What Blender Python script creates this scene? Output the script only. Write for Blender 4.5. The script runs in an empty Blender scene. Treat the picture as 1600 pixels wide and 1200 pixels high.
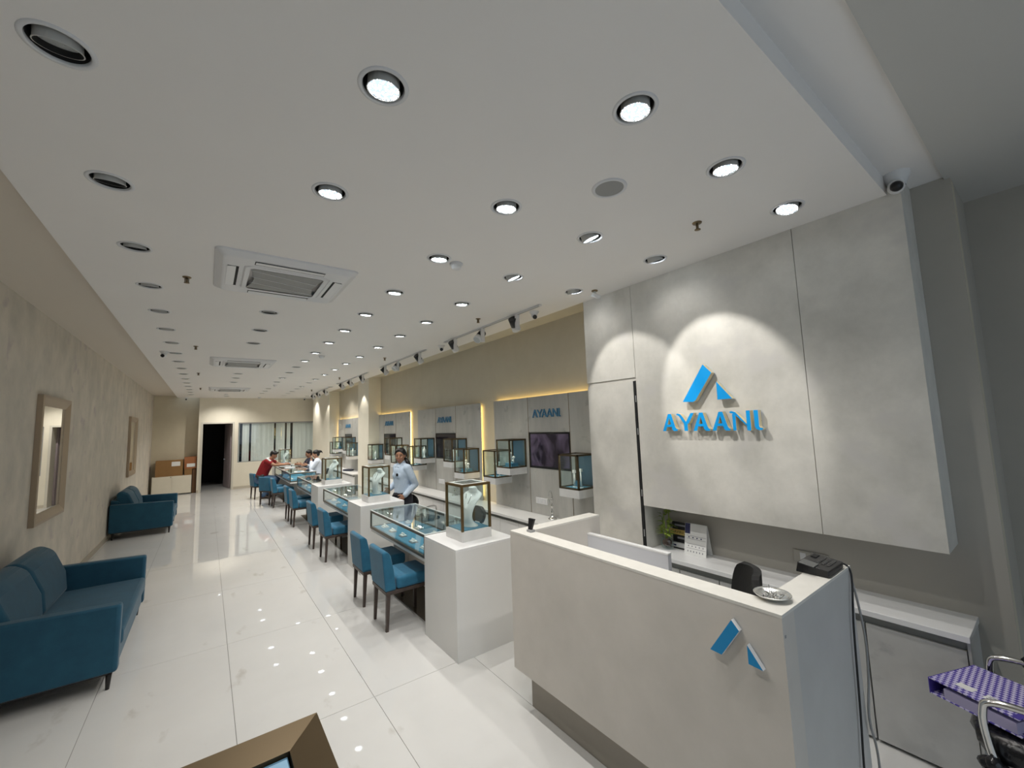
import bpy, bmesh, math, random
from mathutils import Vector, Matrix, geometry
random.seed(7)
D = bpy.data
SC = bpy.context.scene
COL = SC.collection

# ------------------------------------------------------------------ camera, world, exposure
F_PX, YAW, PITCH, ROLL, CAM_H = 642.0, .639017, .098999, -.034515, 1.88
cy, sy, cp, sp = math.cos(YAW), math.sin(YAW), math.cos(PITCH), math.sin(PITCH)
w_ = Vector((sy*cp, cy*cp, sp)); r_ = Vector((cy, -sy, 0)); u_ = r_.cross(w_)
r2 = r_*math.cos(ROLL)+u_*math.sin(ROLL); u2 = -r_*math.sin(ROLL)+u_*math.cos(ROLL)
cd = D.cameras.new('camera'); cam = D.objects.new('camera', cd); COL.objects.link(cam)
cd.sensor_fit = 'HORIZONTAL'; cd.sensor_width = 36; cd.lens = F_PX/1600*36; cd.clip_start = .05; cd.clip_end = 100
m = Matrix((r2, u2, -w_)).transposed().to_4x4(); m.translation = (0, 0, CAM_H); cam.matrix_world = m
SC.camera = cam
wd = D.worlds.new('world'); SC.world = wd; wd.use_nodes = True
bg = wd.node_tree.nodes['Background']; bg.inputs[0].default_value = (.74, .85, 1, 1); bg.inputs[1].default_value = .95
SC.view_settings.view_transform = 'Standard'; SC.view_settings.look = 'None'
SC.view_settings.exposure = 0.06; SC.view_settings.gamma = 1; SC.view_settings.use_curve_mapping = False
LAMP_W = 37.0          # watts of one lit downlight
TRACK_W = 17.0
try:
    cy_ = SC.cycles
    cy_.use_denoising = True; cy_.max_bounces = 12; cy_.diffuse_bounces = 5; cy_.glossy_bounces = 5
    cy_.transparent_max_bounces = 32; cy_.transmission_bounces = 8
    cy_.sample_clamp_indirect = 6; cy_.use_adaptive_sampling = True; cy_.adaptive_threshold = .03; cy_.blur_glossy = .1
except Exception:
    pass

# ------------------------------------------------------------------ materials
MATS = {}
def mat(name, col=(.8, .8, .8), rough=.5, metal=0, spec=.5, noise=None, col2=None, emit=None, estr=0, bump=None, sheen=0, coat=0, stretch=(1, 1, 1), wear=None):
    if name in MATS: return MATS[name]
    m = D.materials.new(name); m.use_nodes = True; nt = m.node_tree; N = nt.nodes; L = nt.links
    b = N['Principled BSDF']
    b.inputs['Base Color'].default_value = (*col, 1); b.inputs['Roughness'].default_value = rough
    b.inputs['Metallic'].default_value = metal; b.inputs['Specular IOR Level'].default_value = spec
    if sheen: b.inputs['Sheen Weight'].default_value = sheen; b.inputs['Sheen Roughness'].default_value = .4
    if coat: b.inputs['Coat Weight'].default_value = coat; b.inputs['Coat Roughness'].default_value = .03
    if noise or bump:
        tc = N.new('ShaderNodeTexCoord'); mp = N.new('ShaderNodeMapping'); L.new(tc.outputs['Object'], mp.inputs[0])
        mp.inputs['Scale'].default_value = stretch
    if noise:
        n = N.new('ShaderNodeTexNoise'); n.inputs['Scale'].default_value = noise; n.inputs['Detail'].default_value = 8
        n.inputs['Roughness'].default_value = .62
        L.new(mp.outputs[0], n.inputs['Vector'])
        cr = N.new('ShaderNodeValToRGB'); cr.color_ramp.elements[0].position = .32; cr.color_ramp.elements[1].position = .68
        cr.color_ramp.elements[0].color = (*(col2 or tuple(c*.8 for c in col)), 1); cr.color_ramp.elements[1].color = (*col, 1)
        L.new(n.outputs['Fac'], cr.inputs[0])
        out = cr.outputs[0]
        if wear:                       # scattered scuffs with a shape of their own
            n2 = N.new('ShaderNodeTexNoise'); n2.inputs['Scale'].default_value = wear[0]; n2.inputs['Detail'].default_value = 5
            mp2 = N.new('ShaderNodeMapping'); L.new(tc.outputs['Object'], mp2.inputs[0]); mp2.inputs['Scale'].default_value = (1.6, .8, 1); mp2.inputs['Rotation'].default_value = (0, 0, .6)
            L.new(mp2.outputs[0], n2.inputs['Vector'])
            c2 = N.new('ShaderNodeValToRGB'); c2.color_ramp.elements[0].position = wear[1]; c2.color_ramp.elements[1].position = wear[1]+.09
            mx = N.new('ShaderNodeMixRGB'); mx.inputs[2].default_value = (*wear[2], 1)
            L.new(n2.outputs['Fac'], c2.inputs[0]); L.new(c2.outputs[0], mx.inputs[0]); L.new(out, mx.inputs[1]); out = mx.outputs[0]
        L.new(out, b.inputs['Base Color'])
    if bump:
        n = N.new('ShaderNodeTexNoise'); n.inputs['Scale'].default_value = bump[0]; n.inputs['Detail'].default_value = 6
        L.new(mp.outputs[0], n.inputs['Vector'])
        bp = N.new('ShaderNodeBump'); bp.inputs['Strength'].default_value = bump[1]; bp.inputs['Distance'].default_value = .01
        L.new(n.outputs['Fac'], bp.inputs['Height']); L.new(bp.outputs[0], b.inputs['Normal'])
    if emit:
        b.inputs['Emission Color'].default_value = (*emit, 1); b.inputs['Emission Strength'].default_value = estr
    MATS[name] = m
    return m

def glass_mat(name, tint=(.93, .97, .97), refl=1.0):
    m = D.materials.new(name); m.use_nodes = True; nt = m.node_tree; N = nt.nodes; L = nt.links
    N.remove(N['Principled BSDF']); o = N['Material Output']
    t = N.new('ShaderNodeBsdfTransparent'); t.inputs[0].default_value = (*tint, 1)
    g = N.new('ShaderNodeBsdfGlossy'); g.inputs['Roughness'].default_value = .0; g.inputs[0].default_value = (refl, refl, refl, 1)
    lw = N.new('ShaderNodeLayerWeight'); lw.inputs[0].default_value = .5        # Schlick reflectance, same from both sides of a pane
    pw = N.new('ShaderNodeMath'); pw.operation = 'POWER'; pw.inputs[1].default_value = 5; L.new(lw.outputs['Facing'], pw.inputs[0])
    f = N.new('ShaderNodeMath'); f.operation = 'MULTIPLY_ADD'; f.inputs[1].default_value = .96; f.inputs[2].default_value = .04; L.new(pw.outputs[0], f.inputs[0])
    x = N.new('ShaderNodeMixShader'); L.new(f.outputs[0], x.inputs[0]); L.new(t.outputs[0], x.inputs[1]); L.new(g.outputs[0], x.inputs[2])
    L.new(x.outputs[0], o.inputs[0]); MATS[name] = m
    return m

M_floor = mat('polished_tile', (.71, .705, .69), .02, spec=.6, noise=1.3, col2=(.67, .665, .65), wear=(2.9, .645, (.56, .54, .51)))
M_grout = mat('tile_joint', (.25, .24, .22), .8)
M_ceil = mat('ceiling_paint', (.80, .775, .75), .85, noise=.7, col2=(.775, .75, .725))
M_ceil2 = mat('ceiling_paint_dimmed', (.52, .51, .48), .9)  # greyer copy of the ceiling paint, weaker light put into its colour
M_wall = mat('beige_wallpaper', (.66, .60, .515), .75, noise=3.2, col2=(.50, .47, .41), stretch=(1, 1.0, .8), bump=(60, .15), wear=(4.5, .62, (.50, .445, .42)))
M_wallr = mat('warm_beige_paint', (.58, .53, .42), .8, noise=3, col2=(.54, .49, .385))
M_wallb = mat('back_wall_paint', (.78, .73, .61), .8, noise=3, col2=(.74, .69, .57))
M_recess = mat('recess_paint', (.64, .575, .43), .8, noise=3, col2=(.60, .535, .40))
M_pil = mat('grey_beige_paint', (.45, .425, .375), .8, noise=2, col2=(.41, .39, .345))
M_plaster = mat('limewash_plaster', (.75, .725, .67), .6, noise=2.4, col2=(.55, .535, .49), bump=(14, .15), wear=(2.3, .58, (.62, .60, .57)))
M_desk = mat('desk_laminate', (.66, .62, .57), .5, noise=1.6, col2=(.55, .52, .475), bump=(20, .06))
M_desktop = mat('desk_top_laminate', (.74, .72, .67), .5, noise=14, col2=(.69, .67, .62))
M_deskside = mat('desk_laminate_cool_shade', (.58, .57, .55), .5, noise=2.4, col2=(.52, .51, .49))  # desk laminate greyed: cool daylight shade of the end put into the colour
M_kick = mat('desk_plinth', (.36, .33, .28), .55, noise=2, col2=(.32, .29, .25))
M_white = mat('white_laminate', (.76, .755, .735), .35, noise=1.2, col2=(.72, .715, .70))
M_whitegl = mat('white_top', (.80, .80, .80), .25)
M_concrete = mat('concrete_laminate', (.56, .56, .545), .45, noise=3.4, col2=(.46, .46, .45), wear=(7, .64, (.40, .40, .40)))
M_panel = mat('veined_panel', (.47, .46, .43), .4, noise=2.5, col2=(.37, .365, .345), stretch=(1, 2.2, .5), wear=(7, .61, (.34, .335, .315)))
M_greystrip = mat('grey_edge_strip', (.27, .28, .27), .5)
M_lav = mat('pale_lavender_panel', (.58, .59, .63), .5)
M_blue = mat('teal_velvet', (.012, .085, .142), .85, sheen=.25, noise=9, col2=(.009, .065, .115), bump=(220, .1))
M_blue2 = mat('bright_teal_velvet', (.022, .15, .255), .85, sheen=.25, noise=9, col2=(.016, .115, .205), bump=(220, .1))
M_wood = mat('dark_stained_wood', (.075, .052, .042), .45, noise=12, col2=(.05, .034, .028), stretch=(1, 1, .1))
M_blackleg = mat('black_leg', (.012, .01, .01), .4)
M_bronze = mat('bronze_metal', (.17, .115, .05), .4, metal=.75)
M_tabler = mat('brown_bronze', (.12, .085, .045), .42, metal=.6)
M_bronzed = mat('dark_bronze', (.15, .125, .09), .35, metal=.8)
M_frame2 = mat('display_frame_bronze', (.085, .062, .032), .45, metal=.4)
M_edge = mat('white_glass_edge', (.80, .86, .84), .2)
M_velvet = mat('sky_blue_velvet', (.085, .26, .37), .9, sheen=.1, noise=30, col2=(.07, .22, .33))
M_boxback = mat('powder_blue_back', (.06, .125, .175), .8, noise=4, col2=(.05, .105, .15))
M_bust = mat('white_leatherette', (.86, .86, .83), .35)
M_stone = mat('white_stone_block', (.70, .70, .685), .4, noise=6, col2=(.62, .62, .61))
M_signblue = mat('sign_blue', (.0, .37, .90), .4)
M_signside = mat('sign_ivory_return', (.74, .65, .42), .35)
M_deskblue = mat('desk_sign_blue', (.0, .25, .56), .4)
M_panelblue = mat('panel_letter_blue', (.06, .20, .34), .4)
M_black = mat('black_plastic', (.012, .012, .013), .4)
M_blackm = mat('black_matte', (.008, .008, .008), .8)
M_greyp = mat('grey_plastic', (.30, .30, .30), .5)
M_wplastic = mat('white_plastic', (.72, .72, .72), .4)
M_chrome = mat('chrome', (.75, .74, .72), .12, metal=1)
M_silver = mat('silver_plate', (.72, .72, .70), .22, metal=1, bump=(90, .2))
M_steel = mat('can_grey', (.55, .54, .51), .45)
M_mirror = mat('mirror_glass', (.86, .86, .84), .0, metal=1)
M_mframe = mat('champagne_frame', (.40, .315, .225), .42, metal=.25)
M_tv = mat('tv_screen', (.012, .01, .018), .12)
M_card = mat('cardboard', (.30, .165, .06), .8, noise=5, col2=(.27, .145, .05))
M_card2 = mat('orange_cardboard', (.34, .13, .05), .8)
M_paper = mat('paper', (.80, .80, .78), .7)
M_gold = mat('gold_print', (.62, .45, .12), .4)
M_navy = mat('navy_print', (.03, .035, .11), .5)
M_purple = mat('purple_binder', (.075, .05, .33), .5)
M_pages = mat('lilac_paper_edges', (.42, .38, .56), .7)
M_bag = mat('black_polythene', (.01, .01, .012), .22, bump=(16, .9))
M_slat = mat('blind_fabric', (.84, .86, .84), .7, noise=8, col2=(.72, .75, .73), stretch=(6, 1, .05))
M_dark = mat('unlit_room_dark', (.03, .025, .025), .8)  # near-black colour stands in for the missing light in the back room
M_door = mat('mauve_door_leaf', (.30, .25, .26), .6)
M_doorfr = mat('door_frame_paint', (.60, .57, .49), .6)
M_lensoff = mat('unlit_lens', (.50, .52, .52), .3, bump=(120, 1))
M_leaf = mat('leaf_green', (.30, .38, .06), .5, noise=20, col2=(.12, .20, .03))
M_soil = mat('root_brown', (.06, .03, .02), .9)
M_brass = mat('sprinkler_brass', (.22, .16, .09), .4, metal=.7)
M_skin = mat('skin_brown', (.36, .18, .105), .5)
M_skin2 = mat('skin_light_brown', (.44, .24, .15), .5)
M_hair = mat('black_hair', (.006, .005, .005), .45)
M_shirt = mat('pale_blue_striped_shirt', (.50, .59, .70), .8, noise=60, col2=(.38, .47, .58), stretch=(3, 3, .05))
M_trous = mat('black_trousers', (.010, .011, .018), .8)
M_red = mat('red_jersey', (.25, .008, .012), .8)
M_jeans = mat('blue_jeans', (.07, .13, .23), .85)
M_navyc = mat('navy_shirt', (.012, .016, .035), .8)
M_shoe = mat('shoe_brown', (.04, .025, .02), .5)
M_lip = mat('lip_rose', (.30, .06, .06), .5)
M_eyew = mat('eye_white', (.7, .7, .68), .3)
M_skyglass = mat('pale_blue_display', (.30, .50, .68), .12)
M_skyedge = mat('blue_display_edge', (.10, .20, .30), .2)
M_led = mat('warm_led', (1, .8, .45), .5, emit=(1, .72, .26), estr=7)
M_boxled = mat('display_led', (1, .95, .85), .5, emit=(1, .9, .72), estr=10)
M_greyspk = mat('speaker_mesh', (.30, .30, .29), .7)
M_acgrille = mat('ac_grille', (.28, .28, .27), .6)
M_ac = mat('ac_white', (.66, .66, .67), .4)
M_tag = mat('print_grey', (.25, .25, .28), .7)
G = glass_mat('clear_glass')
G2 = glass_mat('window_glass', (.95, .97, .965))

def lens_on():
    m = D.materials.new('lit_lens'); m.use_nodes = True; nt = m.node_tree; N = nt.nodes; L = nt.links
    b = N['Principled BSDF']; b.inputs['Base Color'].default_value = (.8, .85, .9, 1)
    tc = N.new('ShaderNodeTexCoord'); v = N.new('ShaderNodeTexVoronoi'); v.inputs['Scale'].default_value = 110
    L.new(tc.outputs['Object'], v.inputs['Vector'])
    cr = N.new('ShaderNodeValToRGB'); cr.color_ramp.elements[0].color = (1, 1, 1, 1); cr.color_ramp.elements[0].position = .08; cr.color_ramp.elements[1].color = (.0055, .0066, .0080, 1); cr.color_ramp.elements[1].position = .42
    L.new(v.outputs['Distance'], cr.inputs[0]); 
    mu = N.new('ShaderNodeMixRGB'); mu.blend_type = 'MULTIPLY'; mu.inputs[0].default_value = 1; mu.inputs[2].default_value = (.86, .94, 1, 1)
    L.new(cr.outputs[0], mu.inputs[1]); L.new(mu.outputs[0], b.inputs['Emission Color']); b.inputs['Emission Strength'].default_value = 110
    return m
M_lenson = lens_on()

def check_mat():
    m = D.materials.new('purple_check_cover'); m.use_nodes = True; nt = m.node_tree; N = nt.nodes; L = nt.links
    b = N['Principled BSDF']; b.inputs['Roughness'].default_value = .4
    tc = N.new('ShaderNodeTexCoord'); mp = N.new('ShaderNodeMapping'); mp.inputs['Rotation'].default_value = (0, 0, .785)
    ch = N.new('ShaderNodeTexChecker'); ch.inputs['Scale'].default_value = 66; mp.inputs['Scale'].default_value = (1, 1, 0)
    ch.inputs[1].default_value = (.08, .055, .36, 1); ch.inputs[2].default_value = (.62, .58, .80, 1)
    L.new(tc.outputs['Object'], mp.inputs[0]); L.new(mp.outputs[0], ch.inputs[0]); L.new(ch.outputs[0], b.inputs['Base Color'])
    return m
M_check = check_mat()
def tv_mat():
    m = D.materials.new('tv_picture'); m.use_nodes = True; nt = m.node_tree; N = nt.nodes; L = nt.links
    b = N['Principled BSDF']; b.inputs['Base Color'].default_value = (.01, .01, .012, 1); b.inputs['Roughness'].default_value = .15
    tc = N.new('ShaderNodeTexCoord'); n = N.new('ShaderNodeTexNoise'); n.inputs['Scale'].default_value = 3.2; n.inputs['Detail'].default_value = 2
    n.inputs['Distortion'].default_value = 1.2
    cr = N.new('ShaderNodeValToRGB'); cr.color_ramp.elements[0].position = .42; cr.color_ramp.elements[0].color = (.012, .008, .016, 1)
    cr.color_ramp.elements[1].position = .6; cr.color_ramp.elements[1].color = (.10, .075, .115, 1)
    L.new(tc.outputs['Object'], n.inputs['Vector']); L.new(n.outputs['Fac'], cr.inputs[0]); L.new(cr.outputs[0], b.inputs['Emission Color']); b.inputs['Emission Strength'].default_value = .55
    return m
M_tvon = tv_mat()

# ------------------------------------------------------------------ mesh builder
ORG = {}
class MB:
    def __init__(s): s.v = []; s.f = []; s.mi = []; s.sm = []; s.cur = 0; s.smooth = False
    def add(s, vs, fs):
        o = len(s.v); s.v += [tuple(v) for v in vs]
        for f in fs: s.f.append([i+o for i in f]); s.mi.append(s.cur); s.sm.append(s.smooth)
        return s
    def box(s, a, b):
        x0, y0, z0 = a; x1, y1, z1 = b
        if x0 > x1: x0, x1 = x1, x0
        if y0 > y1: y0, y1 = y1, y0
        if z0 > z1: z0, z1 = z1, z0
        return s.add([(x0, y0, z0), (x1, y0, z0), (x1, y1, z0), (x0, y1, z0), (x0, y0, z1), (x1, y0, z1), (x1, y1, z1), (x0, y1, z1)],
                     [(0, 3, 2, 1), (4, 5, 6, 7), (0, 1, 5, 4), (1, 2, 6, 5), (2, 3, 7, 6), (3, 0, 4, 7)])
    def cyl(s, p0, p1, r0, r1=None, n=16, cap=True):
        if r1 is None: r1 = r0
        p0 = Vector(p0); p1 = Vector(p1); d = (p1-p0).normalized()
        a = d.orthogonal().normalized(); b = d.cross(a); vs = []
        for p, r in ((p0, r0), (p1, r1)):
            for i in range(n):
                t = 2*math.pi*i/n; vs.append(p+a*(r*math.cos(t))+b*(r*math.sin(t)))
        fs = [(i, (i+1) % n, n+(i+1) % n, n+i) for i in range(n)]
        sm = s.smooth; s.smooth = True; o = len(s.v); s.add(vs, fs); s.smooth = sm
        if cap: s.f += [[o+i for i in range(n-1, -1, -1)], [o+n+i for i in range(n)]]; s.mi += [s.cur]*2; s.sm += [False]*2
        return s
    def lathe(s, prof, c=(0, 0, 0), n=24, mtx=None, sx=1, sy=1):
        vs = []; fs = []; k = len(prof)
        for r, z in prof:
            for i in range(n):
                t = 2*math.pi*i/n; p = Vector((r*sx*math.cos(t), r*sy*math.sin(t), z))
                if mtx: p = mtx @ p
                vs.append(p+Vector(c))
        for j in range(k-1):
            for i in range(n): fs.append((j*n+i, j*n+(i+1) % n, (j+1)*n+(i+1) % n, (j+1)*n+i))
        sm = s.smooth; s.smooth = True; s.add(vs, fs); s.smooth = sm
        return s
    def tube(s, pts, r, n=8):
        pts = [Vector(p) for p in pts]; vs = []; fs = []; prev = None
        for i, p in enumerate(pts):
            d = (pts[min(i+1, len(pts)-1)]-pts[max(i-1, 0)]).normalized()
            a = d.orthogonal().normalized() if prev is None else (prev-d*prev.dot(d)).normalized()
            prev = a; b = d.cross(a); rr = r[i] if isinstance(r, (list, tuple)) else r
            for k in range(n):
                t = 2*math.pi*k/n; vs.append(p+a*(rr*math.cos(t))+b*(rr*math.sin(t)))
        for i in range(len(pts)-1):
            for k in range(n): fs.append((i*n+k, i*n+(k+1) % n, (i+1)*n+(k+1) % n, (i+1)*n+k))
        sm = s.smooth; s.smooth = True; o = len(s.v); s.add(vs, fs); s.smooth = sm
        e = (len(pts)-1)*n
        s.f += [[o+i for i in range(n-1, -1, -1)], [o+e+i for i in range(n)]]; s.mi += [s.cur]*2; s.sm += [False]*2
        return s
    def prism(s, poly, ex, front=None, side=None):      # poly: list of 3D points, ex: extrusion vector
        P = [Vector(p) for p in poly]; E_ = Vector(ex); n = len(P)
        tris = geometry.tessellate_polygon([P]); o = len(s.v)
        s.v += [tuple(p) for p in P]+[tuple(p+E_) for p in P]
        for t in tris:
            s.f += [[o+i for i in t], [o+n+i for i in reversed(t)]]; s.mi += [s.cur if front is None else front]*2; s.sm += [False]*2
        for i in range(n):
            j = (i+1) % n; s.f.append([o+i, o+j, o+n+j, o+n+i]); s.mi.append(s.cur if side is None else side); s.sm.append(False)
        return s
    def ball(s, c, r, n=12, k=8):
        rx, ry, rz = (r, r, r) if not isinstance(r, (tuple, list)) else r
        vs = []; fs = []
        for j in range(k+1):
            ph = math.pi*j/k
            for i in range(n):
                t = 2*math.pi*i/n; vs.append((c[0]+rx*math.sin(ph)*math.cos(t), c[1]+ry*math.sin(ph)*math.sin(t), c[2]+rz*math.cos(ph)))
        for j in range(k):
            for i in range(n): fs.append((j*n+i, (j+1)*n+i, (j+1)*n+(i+1) % n, j*n+(i+1) % n))
        sm = s.smooth; s.smooth = True; s.add(vs, fs); s.smooth = sm
        return s
    def xf(s, mtx): s.v = [tuple(mtx @ Vector(v)) for v in s.v]; return s
    def mesh(s, name, org=(0, 0, 0)):
        me = D.meshes.new(name); ox, oy, oz = org
        me.from_pydata([(x-ox, y-oy, z-oz) for x, y, z in s.v], [], s.f)
        me.polygons.foreach_set('material_index', s.mi); me.polygons.foreach_set('use_smooth', s.sm); me.update()
        bm = bmesh.new(); bm.from_mesh(me); bmesh.ops.recalc_face_normals(bm, faces=bm.faces); bm.to_mesh(me); bm.free()
        return me
    def build(s, name, mt, parent=None, bevel=0, seg=2, org=None, sub=0):
        og = ORG.get(parent.as_pointer(), (0, 0, 0)) if parent else (org or (0, 0, 0))
        o = D.objects.new(name, s.mesh(name, og)); COL.objects.link(o)
        for m in (mt if isinstance(mt, (list, tuple)) else [mt]): o.data.materials.append(m)
        if parent: o.parent = parent; ORG[o.as_pointer()] = og
        else: o.location = og; ORG[o.as_pointer()] = og
        if bevel:
            b = o.modifiers.new('bevel', 'BEVEL'); b.width = bevel; b.segments = seg; b.limit_method = 'ANGLE'; b.harden_normals = False
            if seg > 1:
                for p in o.data.polygons: p.use_smooth = True
                try: o.data.set_sharp_from_angle(angle=math.radians(35))
                except Exception: pass
        if sub: q = o.modifiers.new('sub', 'SUBSURF'); q.levels = q.render_levels = sub
        return o
def box(a, b): return MB().box(a, b)
def tag(o, label, cat, group=None):
    o['label'] = label; o['category'] = cat
    if group: o['group'] = group
    return o
def thing(name, loc, label, cat, group=None, rz=0):
    o = D.objects.new(name, None); COL.objects.link(o); o.empty_display_size = .1
    o.location = loc; o.rotation_euler[2] = rz; ORG[o.as_pointer()] = tuple(loc)
    return tag(o, label, cat, group)
def struct(o): o['kind'] = 'structure'; return o
def copy_tree(o, loc=None, rz=None, parent=None, label=None):
    c = o.copy(); COL.objects.link(c); c.parent = parent
    if loc is not None: c.location = loc
    if rz is not None: c.rotation_euler[2] = rz
    if label: c['label'] = label
    for ch in list(o.children): copy_tree(ch, parent=c)
    return c
ORD = ['first', 'second', 'third', 'fourth', 'fifth', 'sixth', 'seventh', 'eighth', 'ninth', 'tenth', 'eleventh', 'twelfth', 'thirteenth', 'fourteenth', 'fifteenth', 'sixteenth', 'seventeenth', 'eighteenth']

# ------------------------------------------------------------------ room shell
ZC, ZU = 3.15, 3.25
XL, XR, YB, YF = -1.44, 3.47, 17.4, -2.2
# floor with real tiles
fl = struct(box((XL-.1, YF-.1, -.06), (4.1, 21.2, -.004)).build('floor', M_grout))
tile_me = None
xs = [.207+.804*i for i in range(-3, 6)]; ys = [3.12+1.6*i for i in range(-4, 10)]
for x in xs:
    for y in ys:
        a0 = max(x, XL-.1); a1 = min(x+.804, 4.1); b0 = max(y, YF-.1); b1 = min(y+1.6, 17.9)
        if a1-a0 < .05 or b1-b0 < .05: continue
        box((a0+.0015, b0+.0015, -.004), (a1-.0015, b1-.0015, 0)).build('tile', M_floor, fl)
struct(box((XL-.1, 17.9, -.004), (4.1, 21.2, 0)).build('floor_back_room', M_floor))

# downlight rows: (x, [(y, lit)], row name, tilt axis)
RA = [1.823+.888*i for i in range(17)]
ROWS = [
 (-.425, [(y, 0) for y in RA], 'row nearest the left wall', (0, .30)),
 (.49, [(1.398, 1), (2.225, 1), (4.92, 0), (5.84, 0), (6.73, 0), (10.32, 0), (11.15, 0), (12.05, 0), (16.5, 1)], 'row in line with the cassette units', (0, .12)),
 (1.37, [(.933, 1), (1.84, 1), (2.713, 1), (3.632, 1), (4.504, 1), (5.369, 1), (6.229, 1), (7.145, 1), (8.035, 1), (8.9, 0), (9.78, 0), (10.8, 1), (11.7, 1), (13.5, 1), (14.3, 1), (15.2, 0)], 'row above the blue chairs', (0, .1)),
 (2.09, [(.92, 1), (1.848, 1), (2.743, 1), (3.638, 1), (4.497, 1), (5.35, 1), (6.25, 1), (7.213, 1), (8.08, 1), (8.95, 1), (9.87, 1), (10.8, 1), (11.65, 0), (12.65, 1), (13.4, 0), (14.29, 0), (15.1, 0), (15.9, 0)], 'row above the glass counters', (.04, .08)),
 (2.825, [(.906, 1), (1.836, 1), (2.746, 1), (11.63, 1), (12.59, 1), (15.99, 1)], 'row nearest the sign wall', (.42, .05)),
]
HOLE = .078; CELL = .1
cb = MB(); X0c, X1c, Y0c, Y1c = -.815, 3.175, .512, YB
def rect(x0, x1, y0, y1, z=ZC): cb.add([(x0, y0, z), (x0, y1, z), (x1, y1, z), (x1, y0, z)], [(0, 1, 2, 3)])
px_ = X0c
for x, lst, nm, tl in ROWS:
    rect(px_, x-CELL, Y0c, Y1c); py_ = Y0c
    for y, lit in lst:
        rect(x-CELL, x+CELL, py_, y-CELL); py_ = y+CELL
        n = 32; vs = []
        for i in range(n):
            t = 2*math.pi*i/n+math.pi/4; c, s_ = math.cos(t), math.sin(t); q = CELL/max(abs(c), abs(s_))
            vs.append((x+q*c, y+q*s_, ZC))
        for i in range(n):
            t = 2*math.pi*i/n+math.pi/4; vs.append((x+HOLE*math.cos(t), y+HOLE*math.sin(t), ZC))
        cb.add(vs, [(i, n+i, n+(i+1) % n, (i+1) % n) for i in range(n)])
    rect(x-CELL, x+CELL, py_, Y1c); px_ = x+CELL
rect(px_, X1c, Y0c, Y1c)
# edge faces of the dropped ceiling and its upper side
for (a, b) in (((X0c, Y0c), (X1c, Y0c)), ((X0c, Y0c), (X0c, Y1c)), ((X1c, Y0c), (X1c, Y1c))):
    cb.add([(a[0], a[1], ZC), (b[0], b[1], ZC), (b[0], b[1], ZU+.02), (a[0], a[1], ZU+.02)], [(0, 1, 2, 3)])
cb.add([(X0c, Y0c, ZU+.15), (X1c, Y0c, ZU+.15), (X1c, Y1c, ZU+.15), (X0c, Y1c, ZU+.15)], [(0, 1, 2, 3)])
struct(cb.build('ceiling', M_ceil))
struct(box((XL-.1, Y0c, 3.235), (X0c, 17.95, 3.34)).build('ceiling_left_slot', mat('slot_paint', (.63, .57, .49), .85)))
struct(box((X1c+.001, 2.957, 3.166), (XR+.1, YB, 3.3)).build('ceiling_right_strip', M_wallr))
struct(box((XL-.1, .305, ZU), (4.1, Y0c, 3.42)).build('ceiling_soffit', M_ceil))
struct(box((X1c+.001, Y0c, ZU+.005), (XR+.1, 2.957, 3.42)).build('ceiling_over_sign', M_ceil))
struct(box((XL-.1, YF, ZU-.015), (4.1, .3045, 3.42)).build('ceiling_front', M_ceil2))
# walls
struct(box((XL-.1, YF, 0), (XL, 17.95, 3.34)).build('wall_left', M_wall))
struct(box((XL, YF, 0), (XL+.014, 17.84, .085)).build('baseboard_left', mat('baseboard_beige', (.42, .37, .30), .5)))
struct(box((XL, 17.85, 0), (-.23, 17.95, 3.34)).build('wall_recess', M_recess))
wb = MB()
for a, b in (((-.23, 0), (-.165, 3.3)), ((-.165, 2.315), (.775, 3.3)), ((.775, 0), (.885, 3.3)), ((.885, 0), (3.36, .9)), ((.885, 2.285), (3.36, 3.3)), ((3.36, 0), (3.6, 3.3))):
    wb.box((a[0], YB, a[1]), (b[0], 17.9, b[1]))
struct(wb.build('wall_back', M_wallb))
struct(box((-.23, YB-.012, 0), (-.175, YB, .085)).box((.785, YB-.012, 0), (3.4, YB, .085)).build('baseboard_back', mat('baseboard_cream', (.52, .47, .38), .5)))
struct(box((XR, .28, 0), (XR+.1, YB, 3.3)).build('wall_right', M_wallr))
struct(box((XR-.012, .28, 0), (XR, 2.36, 1.15)).box((XR-.012, .28, 1.15), (XR, .46, 3.249)).build('wall_right_lower', M_pil))
struct(box((3.97, YF, 0), (4.07, .38, 3.3)).box((XR+.1, .28, 0), (3.97, .38, 3.25)).build('wall_right_front', M_pil))
struct(box((3.165, 10.18, 0), (XR, 11.05, 3.166)).build('wall_column_near', M_wallb))
struct(box((3.165, 14.2, 0), (XR, 16.76, 3.166)).build('wall_column_far', M_wallb))
# front wall behind the viewer with a glazed shopfront
fw = MB()
for a, b in (((XL, 0), (-.9, 3.3)), ((3.2, 0), (3.97, 3.3)), ((-.9, 2.75), (3.2, 3.3)), ((1.1, 0), (1.2, 2.75))):
    fw.box((a[0], YF-.1, a[1]), (b[0], YF, b[1]))
struct(fw.build('wall_front', M_pil))
wn = struct(box((-.9, YF-.06, 0), (1.1, YF-.05, 2.75)).build('window_1', G2))
wn2 = struct(box((1.2, YF-.06, 0), (3.2, YF-.05, 2.75)).build('window_2', G2))
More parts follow.
